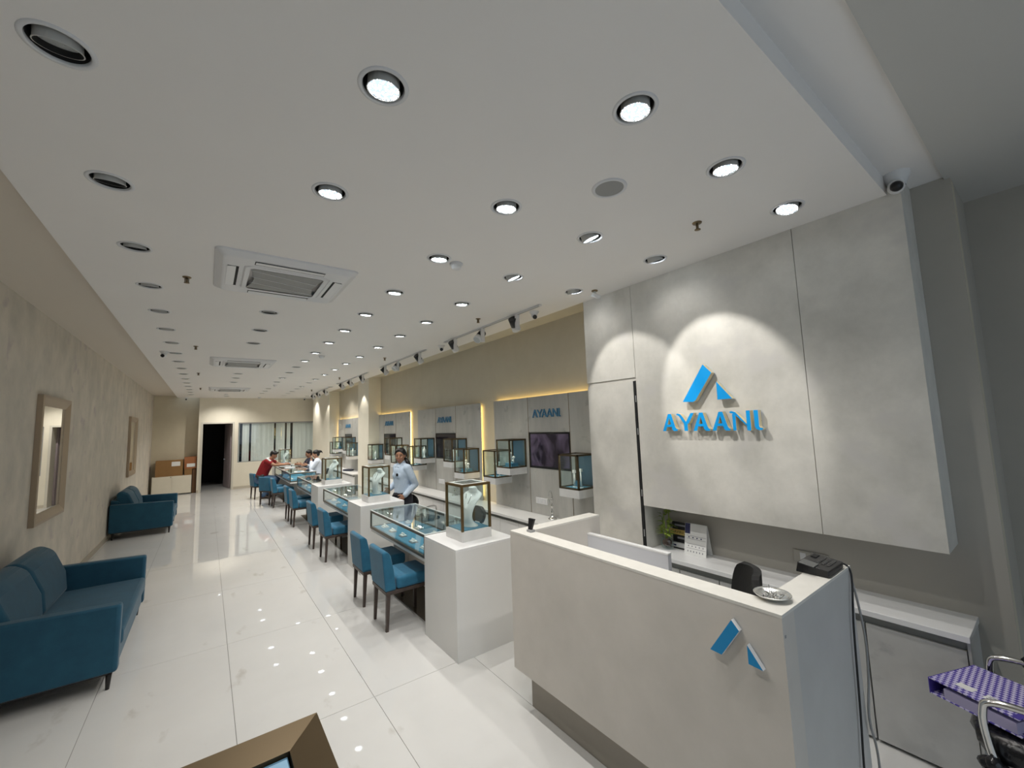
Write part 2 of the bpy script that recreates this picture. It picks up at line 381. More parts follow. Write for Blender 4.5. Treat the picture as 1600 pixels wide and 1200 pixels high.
# dark back room behind the doorway and blinds
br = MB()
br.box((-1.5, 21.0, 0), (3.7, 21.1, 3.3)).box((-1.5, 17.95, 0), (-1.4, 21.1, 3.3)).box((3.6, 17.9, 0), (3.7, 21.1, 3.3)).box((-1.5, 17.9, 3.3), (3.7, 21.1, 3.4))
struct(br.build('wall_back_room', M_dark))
d1 = struct(MB().box((-.165, 17.385, 0), (-.11, 17.9, 2.315)).box((.72, 17.385, 0), (.775, 17.9, 2.315)).box((-.11, 17.385, 2.265), (.72, 17.9, 2.315)).build('door_1', M_doorfr))
lf = MB().box((0, 0, .01), (.78, .04, 2.25)).xf(Matrix.Translation((.718, 17.86, 0)) @ Matrix.Rotation(math.radians(101), 4, 'Z')).build('door_leaf', M_door, d1)
MB().cyl((.60, 18.45, 1.0), (.53, 18.44, 1.0), .012, n=8).box((.52, 18.43, .985), (.535, 18.58, 1.015)).build('door_handle', M_chrome, lf)
for z in (.35, 1.2, 2.0): box((-.118, 17.39, z), (-.108, 17.40, z+.1)).build('hinge', M_greyp, d1)
# window with vertical blinds in the back wall
w3 = struct(MB().box((.885, 17.42, .9), (.905, 17.47, 2.285)).box((3.34, 17.42, .9), (3.36, 17.47, 2.285)).box((.905, 17.42, .9), (3.34, 17.47, .915)).box((.905, 17.42, 2.245), (3.34, 17.47, 2.285)).build('window_3', M_greyp))
box((.905, 17.44, .915), (3.34, 17.446, 2.245)).build('pane', G2, w3)
bl = thing('vertical_blind', (2.1, 17.5, 2.25), 'pale grey vertical blinds with dark gaps behind the back window', 'blind')
box((.9, 17.475, 2.25), (3.34, 17.52, 2.285)).build('head_rail', M_wplastic, bl)
gaps = [(.933, 1.011), (1.22, 1.281), (1.992, 2.049), (2.343, 2.402), (2.522, 2.603)]
segs = [(.905, .933), (1.011, 1.22), (1.281, 1.992), (2.049, 2.343), (2.402, 2.522), (2.603, 3.335)]
for a, b in segs:
    n = max(1, round((b-a)/.072)); wdt = (b-a)/n
    for i in range(n):
        x0 = a+i*wdt
        MB().add([(x0, 17.48+.012*(i % 2), .905), (x0+wdt*.99, 17.492-.012*(i % 2)+.004, .905), (x0+wdt*.99, 17.492-.012*(i % 2)+.004, 2.25), (x0, 17.48+.012*(i % 2), 2.25)], [(0, 1, 2, 3)]).build('slat', M_slat, bl).modifiers.new('s', 'SOLIDIFY').thickness = .002
bt = thing('office_table', (.35, 20.0, 0), 'dark table standing in the unlit back room', 'table')
box((-.3, 19.7, .72), (1.0, 20.3, .76)).build('table_top', M_blackm, bt)
for x in (-.26, .92):
    for y in (19.75, 20.2): box((x, y, 0), (x+.05, y+.05, .72)).build('leg', M_blackm, bt)

# ------------------------------------------------------------------ downlights
def fixture(lit):
    r = D.objects.new('ceiling_downlight', None); COL.objects.link(r); ORG[r.as_pointer()] = (0, 0, 0)
    MB().lathe([(.092, 0), (.090, -.004), (.078, -.005), (.0755, -.002), (.0745, .012), (.0745, .10), (.0, .10)], n=32).build('trim_ring', M_ac, r)
    MB().lathe([(.0738, .0995), (.0738, .006), (.0725, .004), (.0715, .006), (.0715, .0985), (0, .0985)], n=32).build('housing', M_blackm, r)
    return r
def lampcan(r, lit, tilt, cone=116, blend=.8, watt=1.0, soft=.016, aim=None):
    R = Matrix.Rotation(0, 4, 'X'); ax = Vector((tilt[0], tilt[1], 0))
    d = Vector((tilt[0], tilt[1], -1)).normalized()
    R = Vector((0, 0, -1)).rotation_difference(d).to_matrix().to_4x4()
    T = Matrix.Translation((0, 0, -.005 if lit else .003)) @ R
    can = MB().lathe([(.056, .075), (.058, -.004), (.0605, -.008), (.061, -.010), (.0575, -.010)], n=28, mtx=T).build('lamp_can', M_steel, r)
    lz = -.006 if lit else .010
    MB().lathe([(.0575, -.010), (.054, lz+.001)], n=28, mtx=T).build('baffle', M_steel if lit else M_blackm, can)
    MB().lathe([(.0545, lz), (.03, lz-.003), (0, lz-.004)], n=28, mtx=T).build('lens', M_lenson if lit else M_lensoff, can)
    if lit:
        l = D.lights.new('spot', 'SPOT'); l.energy = LAMP_W*watt; l.spot_size = math.radians(cone); l.spot_blend = blend; l.shadow_soft_size = soft; l.color = (1, .965, .91)
        lo = D.objects.new('lamp_light', l); COL.objects.link(lo); lo.parent = r
        lo.location = (T @ Vector((0, 0, -.017))); lo.rotation_euler = (R if aim is None else Vector((0, 0, -1)).rotation_difference(Vector((*aim, -1)).normalized()).to_matrix().to_4x4()).to_euler()
    return can
protos = {}
for x, lst, nm, tl0 in ROWS:
    for i, (y, lit) in enumerate(lst):
        key = (lit, nm); kw = {}; tl = tl0
        if x > 2.5:
            key = (lit, y)
            if y < 1.5: tl = (-.22, .1); kw = dict(cone=66, blend=.4, watt=.7)
            elif y < 3: tl = (.42, .05); kw = dict(cone=116, blend=1, watt=.10)
            else: tl = (.1, .15); kw = dict(watt=1.6)
        elif x > 2 and 1.5 < y < 3:            # the two gimbals turned to the sign wall
            key = (lit, nm, y); tl = (.42, -.12)
            kw = dict(cone=43, blend=.34, watt=1.65, soft=.005, aim=(1.09, -.275)) if y < 2.5 else dict(cone=46, blend=.32, watt=1.4, soft=.005, aim=(1.06, -.35))
        elif y > 13: key = (lit, nm, 'farthest'); kw = dict(watt=2.5, cone=140)
        elif y > 7.5: key = (lit, nm, 'far'); kw = dict(watt=1.6)
        if key not in protos:
            p = fixture(lit); lampcan(p, lit, tl, **kw); protos[key] = p; o = p; o.location = (x, y, ZC)
        else: o = copy_tree(protos[key], (x, y, ZC))
        nl = len(lst)
        tag(o, '%s downlight, %s from the front in the %s' % ('lit' if lit else 'unlit', ORD[i], nm), 'downlight', 'recessed ceiling downlights')

# ceiling cassettes
def cassette():
    r = D.objects.new('ceiling_cassette', None); COL.objects.link(r); ORG[r.as_pointer()] = (0, 0, 0)
    h = .475
    # panel ring with sloped rim and centre opening
    def rr(hs, rad, z, n=6):
        out = []
        for cx, cy0, a0 in ((hs-rad, hs-rad, 0), (-hs+rad, hs-rad, 90), (-hs+rad, -hs+rad, 180), (hs-rad, -hs+rad, 270)):
            for k in range(n+1):
                t = math.radians(a0+90*k/n); out.append((cx+rad*math.cos(t), cy0+rad*math.sin(t), z))
        return out
    rings = [rr(h, .05, 0), rr(h-.004, .05, -.012), rr(h-.05, .045, -.038), rr(h-.06, .04, -.040), rr(.30, .06, -.040), rr(.295, .055, -.034), rr(.285, .05, -.046), rr(.255, .03, -.046)]
    mb = MB(); vs = []; n = len(rings[0])
    for q in rings: vs += q
    mb.smooth = False
    mb.add(vs, [(j*n+i, j*n+(i+1) % n, (j+1)*n+(i+1) % n, (j+1)*n+i) for j in range(len(rings)-1) for i in range(n)])
    mb.build('fascia', M_ac, r)
    MB().prism([(x, y, -.040) for x, y in [(-.255, -.24), (.255, -.24), (.225, -.12), (.215, 0), (.225, .12), (.255, .24), (-.255, .24), (-.225, .12), (-.215, 0), (-.225, -.12)]], (0, 0, -.004)).build('intake_grille', M_acgrille, r)
    for k in (-.14, 0, .14): MB().box((-.25, -.002, -.0445), (.25, .002, -.0465)).xf(Matrix.Translation((0, k, 0)) @ Matrix.Rotation(.25, 4, 'Z')).build('grille_line', M_ac, r)
    for k in range(4):
        R = Matrix.Rotation(k*math.pi/2, 4, 'Z')
        box((-.235, .325, -.0395), (.235, .395, -.041)).xf(R).build('slot', M_blackm, r)
        MB().add([(-.23, .338, -.0405), (.23, .338, -.0405), (.23, .398, -.047), (-.23, .398, -.047)], [(0, 1, 2, 3)]).xf(R).build('louvre', M_wplastic, r).modifiers.new('s', 'SOLIDIFY').thickness = .003
    return r
ac = cassette(); ac.location = (.478, 3.76, ZC)
tag(ac, 'large white square air conditioning cassette nearest the viewer, left of lit downlights', 'air conditioner', 'ceiling cassettes')
copy_tree(ac, (.475, 8.65, ZC), label='middle white air conditioning cassette, halfway down the ceiling')
copy_tree(ac, (.475, 13.9, ZC), label='farthest white air conditioning cassette near the back wall')

# ceiling fittings
def sprinkler(loc, label):
    t = thing('fire_sprinkler', loc, label, 'sprinkler', 'ceiling sprinklers'); x, y, z = loc
    MB().lathe([(.03, 0), (.028, -.006), (.0, -.007)], (x, y, z), n=16).build('escutcheon', M_brass, t)
    MB().cyl((x, y, z-.005), (x, y, z-.045), .008, n=8).cyl((x-.012, y, z-.045), (x-.012, y, z-.01), .003, n=6).cyl((x+.012, y, z-.045), (x+.012, y, z-.01), .003, n=6).lathe([(0, -.045), (.019, -.046), (.019, -.049), (0, -.05)], (x, y, z), n=12).build('sprinkler_head', M_brass, t)
for i, (p, lb) in enumerate([((-.168, 4.1, ZC), 'brass sprinkler left of the nearest cassette'), ((-.165, 7.3, ZC), 'brass sprinkler before the middle cassette, beside the dome camera'), ((-.176, 10.45, ZC), 'brass sprinkler just past the middle cassette'), ((-.175, 13.78, ZC), 'brass sprinkler left of the farthest cassette'),
        ((2.529, 1.32, ZC), 'brass sprinkler above the sign wall among the tilted downlights'), ((2.554, 4.07, ZC), 'brass sprinkler beside the nearest track'), ((2.515, 7.17, ZC), 'brass sprinkler beside the second track'), ((2.512, 10.29, ZC), 'brass sprinkler beside the third track'), ((2.52, 13.6, ZC), 'brass sprinkler beside the farthest track')]): sprinkler(p, lb)
for p, lb in [((1.529, 2.735, ZC), 'round white smoke detector beside a lit downlight'), ((1.519, 7.39, ZC), 'smoke detector in the middle of the ceiling'), ((1.416, 12.43, ZC), 'smoke detector beyond the middle cassette'), ((1.45, 16.89, ZC), 'smoke detector close to the back wall'), ((.453, 15.74, ZC), 'smoke detector behind the farthest cassette')]:
    t = thing('smoke_detector', p, lb, 'smoke detector', 'smoke detectors')
    MB().lathe([(.052, 0), (.052, -.012), (.04, -.018)], p, n=20).build('base', M_ac, t)
    MB().lathe([(.04, -.018), (.038, -.034), (.03, -.045), (0, -.047)], p, n=20).build('chamber', M_wplastic, t)
t = thing('ceiling_speaker', (1.729, 1.373, ZC), 'round grey ceiling speaker grille above the reception desk', 'speaker')
MB().lathe([(.095, 0), (.093, -.006), (.078, -.007), (.076, -.004)], (1.729, 1.373, ZC), n=32).build('rim', M_ac, t)
MB().lathe([(.077, -.003), (.04, -.005), (0, -.006)], (1.729, 1.373, ZC), n=32).build('grille', M_greyspk, t)
def dome_cam(loc, label, d=(-.4, -.7, -.5)):
    x, y, z = loc; t = thing('dome_camera', loc, label, 'camera', 'security cameras'); dv = Vector(d).normalized()
    MB().lathe([(.055, 0), (.053, -.012), (.032, -.035)], loc, n=20).build('base', M_wplastic, t)
    c = Vector(loc)+Vector((0, 0, -.05))
    b = MB().ball(c, .035).build('eyeball', M_wplastic, t)
    q = dv.orthogonal().normalized()
    MB().cyl(c+dv*.025, c+dv*.042, .024, n=14).build('lens', M_black, b)
dome_cam((-.553, 7.95, ZC), 'white dome camera beside the unlit downlights on the left')
dome_cam((-.571, 17.25, ZC), 'white dome camera at the back left corner of the ceiling')
dome_cam((2.95, 3.50, ZC), 'white dome camera beside the near end of the nearest track')
dome_cam((2.905, 5.72, ZC), 'white dome camera between the nearest and the second track')
dome_cam((2.9, 16.9, ZC), 'white dome camera at the back right of the ceiling')
# bullet cameras
t = thing('bullet_camera', (2.984, 2.62, ZC), 'small white bullet camera under the ceiling above the hidden door', 'camera', 'security cameras')
MB().lathe([(.03, 0), (.03, -.01), (0, -.011)], (2.984, 2.62, ZC), n=14).build('base', M_brass, t)
MB().cyl((2.984, 2.62, ZC-.01), (2.99, 2.62, ZC-.04), .008, n=8).cyl((2.965, 2.64, ZC-.035), (3.02, 2.585, ZC-.075), .022, n=14).build('housing', M_wplastic, t)
t = thing('corner_camera', (3.13, .49, ZU), 'white dome camera with black lens on the soffit above the sign wall', 'camera', 'security cameras')
MB().lathe([(.062, 0), (.06, -.02), (.035, -.075)], (3.17, .46, ZU), n=20).build('base', M_wplastic, t)
q = MB().ball((3.13, .462, ZU-.09), .04).build('eyeball', M_wplastic, t)
MB().ball((3.10, .455, ZU-.10), (.036, .03, .028)).build('lens', M_black, q)

# track lights
def track(y0, y1, heads, lb, hl):
    x = 2.82; t = thing('lighting_track', (x, (y0+y1)/2, ZC), lb, 'track', 'lighting tracks')
    box((x-.018, y0, ZC-.018), (x+.018, y1, ZC)).build('rail', M_ac, t)
    box((x-.008, y0+.02, ZC-.0195), (x+.008, y1-.02, ZC-.017)).build('rail_groove', M_greyp, t)
    for i, (y, ang) in enumerate(heads):
        h = thing('track_spotlight', (x, y, ZC-.018), '%s white and black track spotlight on %s' % (ORD[i], hl), 'spotlight', 'track spotlights')
        box((x-.02, y-.085, ZC-.20), (x+.022, y-.045, ZC-.0185)).build('driver_box', M_ac, h, bevel=.004)
        MB().cyl((x, y, ZC-.018), (x, y, ZC-.075), .007, n=8).build('stem', M_wplastic, h)
        c = Vector((x+.005, y, ZC-.10)); d = Vector((math.cos(ang)*.7, math.sin(ang)*.7, -.7)).normalized()
        MB().cyl(c-d*.065, c+d*.035, .05, n=18).build('heat_sink', M_black, h)
        k = MB().cyl(c+d*.035, c+d*.095, .050, .053, n=18).build('head', M_wplastic, h)
        MB().cyl(c+d*.088, c+d*.0955, .047, n=18).build('lens', M_lensoff, k)
        if y not in (10.55, 14.2): continue
        l = D.lights.new('track', 'SPOT'); l.energy = TRACK_W; l.spot_size = math.radians(84); l.spot_blend = .3; l.shadow_soft_size = .03; l.color = (1, .96, .88)
        lo = D.objects.new('lamp_light', l); COL.objects.link(lo); lo.parent = h
        p = c+d*.125; lo.location = p-Vector((x, y, ZC-.018)); lo.rotation_euler = Vector((0, 0, -1)).rotation_difference(Vector((.12, d.y*.3, -1)).normalized()).to_euler()
track(3.24, 5.45, [(3.72, .5), (4.46, 3.4), (5.19, .4)], 'white lighting track nearest the sign wall', 'the nearest track')
track(6.12, 8.3, [(6.42, .3), (7.4, 3.3), (8.08, -.1)], 'second white lighting track from the front', 'the second track')
track(9.1, 11.5, [(9.56, .8), (10.55, -.05), (11.33, -.4)], 'third white lighting track, in front of the near column', 'the third track')
track(12.8, 15.2, [(13.2, .3), (14.2, .5), (15.0, 0)], 'farthest white lighting track, near the back wall', 'the farthest track')

# ------------------------------------------------------------------ sign wall
sw = struct(box((3.19, 2.36, 0), (XR, 2.957, 3.16)).box((3.19, .46, 1.13), (3.455, 2.36, ZU)).build('wall_sign', M_plaster))
box((3.175, .452, 1.12), (3.455, 1.008, ZU+.003)).build('panel', M_plaster, sw)
box((3.175, 1.012, 1.12), (3.455, 2.352, ZU+.003)).build('panel', M_plaster, sw)
box((3.175, 2.356, 2.28), (3.2, 2.957, 3.152)).build('panel', M_plaster, sw)
d2 = struct(box((3.176, 2.385, .005), (3.215, 2.953, 2.2452)).build('door_2', M_plaster))
box((3.172, 2.356, .005), (3.186, 2.383, 2.2455)).build('edge_pull', M_blackm, d2)
for z in (.85, 1.2, 1.75, 2.05): box((3.170, 2.358, z), (3.178, 2.368, z+.06)).build('hinge', M_greyp, d2)

def letters(h=1.0):
    """AYAANI: list of letters, each a list of polygons in (u right, v up) of a 5.53 x 1 box"""
    def A(o): return [[(o, 0), (o+.24, 0), (o+.31, .17), (o+.62, .17), (o+.70, .03), (o+.80, -.005), (o+.95, 0), (o+.98, .09), (o+.90, .10), (o+.84, .17), (o+.59, 1), (o+.42, 1)],
                      ]
    def Aout(o):
        # outline with the counter cut by a seam at the apex
        return [[(o, 0), (o+.22, 0), (o+.285, .24), (o+.58, .24), (o+.64, .10), (o+.72, .01), (o+.93, 0), (o+.99, .10), (o+.90, .11), (o+.82, .24), (o+.585, 1), (o+.405, 1),
                 (o+.3, .58), (o+.335, .38), (o+.44, .74), (o+.535, .38), (o+.335, .38), (o+.3, .58)]]
    L = []
    def Asplit(o):
        left = [(o, 0), (o+.21, 0), (o+.48, .80), (o+.45, 1), (o+.40, 1)]
        right = [(o+.40, 1), (o+.60, 1), (o+.83, .22), (o+.90, .11), (o+.99, .10), (o+.93, 0), (o+.72, .0), (o+.62, .10), (o+.45, .86)]
        bar = [(o+.2, .24), (o+.64, .24), (o+.61, .38), (o+.245, .38)]
        return [left, right, bar]
    L.append(Asplit(0))
    o = .94
    L.append([[(o, .99), (o+.10, 1.0), (o+.24, .96), (o+.34, .85), (o+.58, .50), (o+.74, .44), (o+.66, .38), (o+.66, 0), (o+.44, 0), (o+.44, .40), (o+.16, .84), (o+.08, .90), (o+.01, .90)],
              [(o+.56, .50), (o+.74, .42), (o+1.08, 1.0), (o+.88, 1.0)]])
    L.append(Asplit(1.93)); L.append(Asplit(3.01))
    o = 4.0
    L.append([[(o-.02, .98), (o+.10, 1.0), (o+.26, .95), (o+.78, .34), (o+.80, .0), (o+.95, -.02), (o+.98, .02), (o+.28, .78), (o+.24, .80), (o+.12, .88), (o, .90)],
              [(o+.11, .86), (o+.11, 0), (o+.27, 0), (o+.27, .82)], [(o+.80, 1.0), (o+.99, 1.0), (o+.99, .02), (o+.80, .04)]])
    o = 5.17
    L.append([[(o, 1), (o+.20, 1), (o+.20, .2), (o+.25, .12), (o+.39, .10), (o+.33, .02), (o+.20, .0), (o+.06, .05), (o, .18)]])
    return L
def thin_letters():
    st = []
    def S(a, b, w): st[-1].append((a, b, w))
    for kind, o in (('A', 0), ('Y', .95), ('A', 1.93), ('A', 3.01), ('N', 4.05), ('I', 5.2)):
        st.append([])
        if kind == 'A': S((o, 0), (o+.46, 1), .10); S((o+.44, 1), (o+.88, .04), .15); S((o+.22, .32), (o+.66, .32), .10); S((o+.84, .05), (o+.98, .05), .10)
        if kind == 'Y': S((o+.08, .95), (o+.55, .42), .14); S((o+1.0, 1), (o+.55, .42), .10); S((o+.55, .45), (o+.55, 0), .14)
        if kind == 'N': S((o+.12, 0), (o+.12, 1), .10); S((o+.12, .95), (o+.90, .05), .15); S((o+.90, 0), (o+.90, 1), .10)
        if kind == 'I': S((o+.08, .05), (o+.08, 1), .15); S((o+.08, .05), (o+.34, .05), .10)
    out = []
    for L in st:
        q = []
        for (ax, ay), (bx, by), w in L:
            dx, dy = bx-ax, by-ay; n = math.hypot(dx, dy); nx, ny = -dy/n*w/2, dx/n*w/2
            q.append([(ax+nx, ay+ny), (bx+nx, by+ny), (bx-nx, by-ny), (ax-nx, ay-ny)])
        out.append(q)
    return out
def sign(name, label, x, ythick, y0, z0, W, Hh, mats, parts_logo=None, thin=False):
    t = thing(name, (x, y0, z0), label, 'sign')
    s = W/5.56
    for polys in (thin_letters() if thin else letters()):
        mb = MB()
        for i, p in enumerate(polys): mb.prism([(x-.0002*i, y0-u*s, z0+v*Hh) for u, v in p], (ythick+.0002*i, 0, 0), front=0, side=1)
        mb.build('letter', mats, t)
    for pl in (parts_logo or []):
        MB().prism([(x, y, z) for y, z in pl], (ythick, 0, 0), front=0, side=1).build('emblem', mats, t)
    return t
sg = sign('wall_sign', 'large blue raised AYAANI letters with split triangle emblem on plaster wall', 3.115, .048, 2.066, 1.783, .79, .142, [M_signblue, M_signside],
     [[(1.676, 2.301), (1.611, 2.228), (1.757, 2.022), (1.778, 2.012), (1.866, 2.018)], [(1.58, 2.155), (1.472, 2.018), (1.581, 2.017)]])
for yy, zz in ((1.99, 1.85), (1.86, 1.86), (1.72, 1.85), (1.56, 1.85), (1.43, 1.85), (1.31, 1.85), (1.74, 2.15), (1.55, 2.05)): MB().cyl((3.162, yy, zz), (3.176, yy, zz), .006, n=8).build('standoff', M_greyp, sg)

# ------------------------------------------------------------------ wall display bays
def bay(yc, idx, y_vis0, y_vis1, tv=True, tvon=False):
    nm = ['first', 'second', 'third', 'fourth'][idx]
    t = thing('wall_panel', (3.43, yc, .745), '%s veined grey wall panel from the sign wall, with recessed screen' % nm, 'wall panel', 'backlit wall panels')
    y0, y1 = yc-1.195, yc+1.195; d0, d1_ = yc-.385, yc+.385
    xa, xb = 3.42, 3.432
    for a, b in ((y0, d0-.004), (d1_+.004, y1)): 
        a2, b2 = max(a, y_vis0), min(b, y_vis1)
        if b2-a2 > .02: box((xa, a2, .746), (xb, b2, 2.235)).build('panel', M_panel, t)
    box((xa, d0, .746), (xb, d1_, 1.315)).build('panel', M_panel, t)
    box((xa, d0, 1.775), (xb, d1_, 2.235)).build('panel', M_panel, t)
    for yy in (d0-.002, d1_+.002): box((xa-.002, yy-.003, .746), (xa+.004, yy+.003, 2.235)).build('brass_strip', M_bronze, t)
    for z in (1.0, 2.0): 
        for yy in (yc-.25, yc+.25): box((xb, yy-.02, z-.02), (XR, yy+.02, z+.02)).build('bracket', M_greyp, t)
    # LED strips on the back of the panel
    a2, b2 = max(y0, y_vis0), min(y1, y_vis1)
    if idx != 1: box((3.434, a2+.03, 2.208), (3.462, b2-.03, 2.211)).build('led_strip', M_led, t)
    if y0 >= y_vis0: box((3.434, y0+.046, .80), (3.462, y0+.049, 2.20)).build('led_strip', M_led, t)
    if y1 <= y_vis1: box((3.434, y1-.049, .80), (3.462, y1-.046, 2.20)).build('led_strip', M_led, t)
    sc = thing('screen', (3.43, yc, 1.32), '%s screen set into the %s grey wall panel' % ('purple toned television' if tvon else 'dark television', nm), 'television', 'televisions')
    box((3.425, d0+.003, 1.318), (3.465, d1_-.003, 1.772)).build('bezel', M_black, sc)
    box((3.4235, d0+.03, 1.345), (3.426, d1_-.03, 1.750)).build('display', M_tvon if tvon else M_tv, sc)
    sign('panel_lettering', 'small blue AYAANI letters on the %s grey wall panel from the sign wall' % nm, 3.404, .014, yc+.275, 1.963, .525, .10, [M_panelblue, M_panelblue], thin=True)['group'] = 'panel lettering'
    if idx in (0, 1):
        s = thing('wall_socket', (3.42, yc+.17, .87), 'white socket plate on the %s grey wall panel above the counter' % nm, 'socket', 'wall sockets')
        box((3.412, yc+.06, .875), (3.42, yc+.28, .953)).build('plate', M_wplastic, s, bevel=.002)
        for k in (.09, .15, .21): box((3.409, yc+k, .89), (3.412, yc+k+.04, .938)).build('switch', M_ac, s)
bay(3.885, 0, 2.96, 9, tvon=True); bay(6.645, 1, 0, 99); bay(9.43, 2, 0, 10.18); bay(12.92, 3, 0, 99)

def display_box(y, z, label, kind):
    """glass display box on a block bracket: back on the wall panel at x 3.42"""
    x0, x1 = 3.14, 3.42; y0, y1 = y, y+.30; h = .37
    t = thing('display_box', (x1, y+.15, z-.085), label, 'display box', 'wall display boxes')
    box((x0, y0, z-.085), (x1, y1, z)).build('block', M_stone, t)
    f = .018
    fr = MB()
    for xx in (x0, x1-f):
        for yy in (y0, y1-f): fr.box((xx, yy, z), (xx+f, yy+f, z+h))
    for zz in (z, z+h-f):
        fr.box((x0, y0, zz), (x1, y0+f, zz+f)).box((x0, y1-f, zz), (x1, y1, zz+f)).box((x0, y0, zz), (x0+f, y1, zz+f)).box((x1-f, y0, zz), (x1, y1, zz+f))
    fr.build('frame', M_frame2, t)
    box((x0+f, y0+f, z+.001), (x1-f, y1-f, z+.008)).build('floor_pad', M_velvet, t)
    if kind != 'open': box((x1-.006, y0+f, z+.01), (x1-.002, y1-f, z+h-f)).build('back_panel', M_boxback, t)
    for a, b in (((x0+.004, y0+f, z+f), (x0+.007, y1-f, z+h-f)), ((x0+f, y0+.004, z+f), (x1-f, y0+.007, z+h-f)), ((x0+f, y1-.007, z+f), (x1-f, y1-.004, z+h-f)), ((x0+f, y0+f, z+h-.008), (x1-f, y1-f, z+h-.005))): box(a, b).build('pane', G, t)
    box((x0+.03, y0+.05, z+h-.013), (x0+.055, y1-.05, z+h-.009)).build('light_strip', M_boxled, t)
    l = D.lights.new('case_lamp', 'AREA'); l.shape = 'RECTANGLE'; l.size = .02; l.size_y = .2; l.energy = .3; l.color = (1, .93, .8)
    lo = D.objects.new('case_light', l); COL.objects.link(lo); lo.parent = t; lo.location = (x0+.045-x1, 0, h+.085-.016)
    # jewellery stand inside
    s = thing('jewellery_stand', (x1-.14, y+.15, z+.008), 'white jewellery stand in the %s' % ' '.join(label.replace('glass display box', 'box').split()[:11]), 'jewellery stand', 'stands in wall boxes')
    cx, cy0, cz = x1-.14, y+.15, z+.008
    if kind in ('post', 'open'):
        for k, hh in ((-.05, .17), (.05, .15)):
            MB().cyl((cx, cy0+k, cz), (cx, cy0+k, cz+hh), .009, n=10).lathe([(.024, 0), (.02, .006)], (cx, cy0+k, cz), n=12).box((cx-.012, cy0+k-.018, cz+hh), (cx+.012, cy0+k+.018, cz+hh+.03)).build('post', M_bust, s)
        box((cx+.03, cy0+.02, cz), (cx+.09, cy0+.08, cz+.06)).build('plinth', M_velvet, s)
    elif kind == 'earring':
        box((cx-.06, cy0-.08, cz), (cx+.05, cy0+.06, cz+.05)).build('plinth', M_velvet, s)
        for k, hh in ((-.05, .12), (.02, .17)):
            MB().cyl((cx, cy0+k, cz+.05), (cx, cy0+k, cz+hh), .012, .008, n=10).ball((cx, cy0+k, cz+hh), (.018, .024, .02)).ball((cx, cy0+k+.02, cz+hh-.04), (.012, .016, .016)).build('post', M_bust, s)
    else:
        MB().lathe([(.05, 0), (.045, .008), (.03, .02), (.028, .07), (.055, .11), (.05, .15), (.022, .175), (.02, .20), (.024, .205), (0, .207)], (cx, cy0, cz), n=18, sx=.45).build('bust', M_bust, s)
W3 = 'on the %s wall panel'
for y, z, lb, kd in [
    (3.12, 1.17, 'glass display box at the right of the first wall panel, next to hidden door', 'post'),
    (4.335, 1.32, 'upper glass display box left of the purple screen on first panel', 'earring'),
    (4.68, 1.17, 'lower glass display box at the left edge of first wall panel', 'open'),
    (5.52, 1.17, 'lower glass display box at the right edge of second wall panel', 'earring'),
    (5.89, 1.32, 'upper glass display box right of the second panel screen', 'post'),
    (7.08, 1.32, 'upper glass display box left of the second panel screen', 'bust'),
    (7.44, 1.17, 'lower glass display box at the left edge of second wall panel', 'open'),
    (8.31, 1.17, 'lower glass display box at the right edge of third wall panel', 'open'),
    (8.67, 1.32, 'upper glass display box right of the third panel screen', 'open'),
    (9.865, 1.16, 'lower glass display box on third panel beside near column', 'bust'),
    (11.79, 1.17, 'lower glass display box at the right edge of fourth wall panel', 'bust'),
    (12.16, 1.32, 'upper glass display box right of the fourth panel screen', 'post'),
    (13.35, 1.32, 'upper glass display box left of the fourth panel screen', 'post'),
    (13.71, 1.17, 'lower glass display box at the left edge of fourth wall panel', 'bust')]: display_box(y, z, lb, kd)

# back counters
def counter_run(y0, y1, nm, n):
    top = tag(box((3.085, y0, .715), (3.47, y1, .744)).build('worktop', M_white), 'long white counter top under the %s' % nm, 'counter top', 'back counter tops')
    w = (y1-y0)/n
    for i in range(n):
        a = y0+i*w; b = a+w
        t = thing('base_cabinet', (3.28, (a+b)/2, 0), '%s pale base cabinet from the front under the %s' % (ORD[i], nm), 'cabinet', 'back base cabinets')
        box((3.14, a+.001, .08), (XR-.001, b-.001, .714)).box((3.18, a+.001, 0), (XR-.001, b-.001, .08)).build('body', M_greystrip, t)
        box((3.135, a+.001, .672), (3.14, b-.001, .714)).build('shadow_rail', M_greystrip, t)
        for k in range(2): box((3.12, a+k*w/2+.003, .085), (3.138, a+(k+1)*w/2-.003, .668)).build('door', M_panel if 0 else M_white, t)
counter_run(2.96, 10.17, 'first three wall panels', 9)
counter_run(11.24, 14.19, 'fourth wall panel', 4)
t = tag(MB().lathe([(.17, 0), (.18, .015), (.16, .03), (.10, .032), (0, .032)], (3.28, 12.4, .744), n=24, sx=.8, sy=1.4).build('tray', M_navyc, org=(3.28, 12.4, .744)), 'dark oval tray lying on the counter behind near column', 'tray')

# chrome countertop mirrors/candlestick stands
def chrome_stand(x, y, label):
    z = .744; t = thing('chrome_stand', (x, y, z), label, 'stand', 'chrome counter stands')
    MB().lathe([(.055, 0), (.055, .006), (.045, .012), (.02, .03), (.012, .06), (.02, .08), (.010, .10), (.009, .14), (.018, .155), (.008, .17), (.007, .21), (.012, .215), (0, .22)], (x, y, z), n=18).build('turned_stem', M_chrome, t)
    R = MB().tube([(x, y+.03*math.cos(a)+.02, z+.24+.085*math.sin(a)) for a in [2*math.pi*i/20 for i in range(21)]], .004, n=6); R.build('oval_ring', M_chrome, t)
    MB().ball((x, y, z+.225), .018).build('finial', M_chrome, t)
chrome_stand(3.36, 3.80, 'slim chrome stand with oval ring on counter beside reception desk')
chrome_stand(3.36, 6.22, 'slim chrome stand with oval ring on counter seen through nearest vitrine')

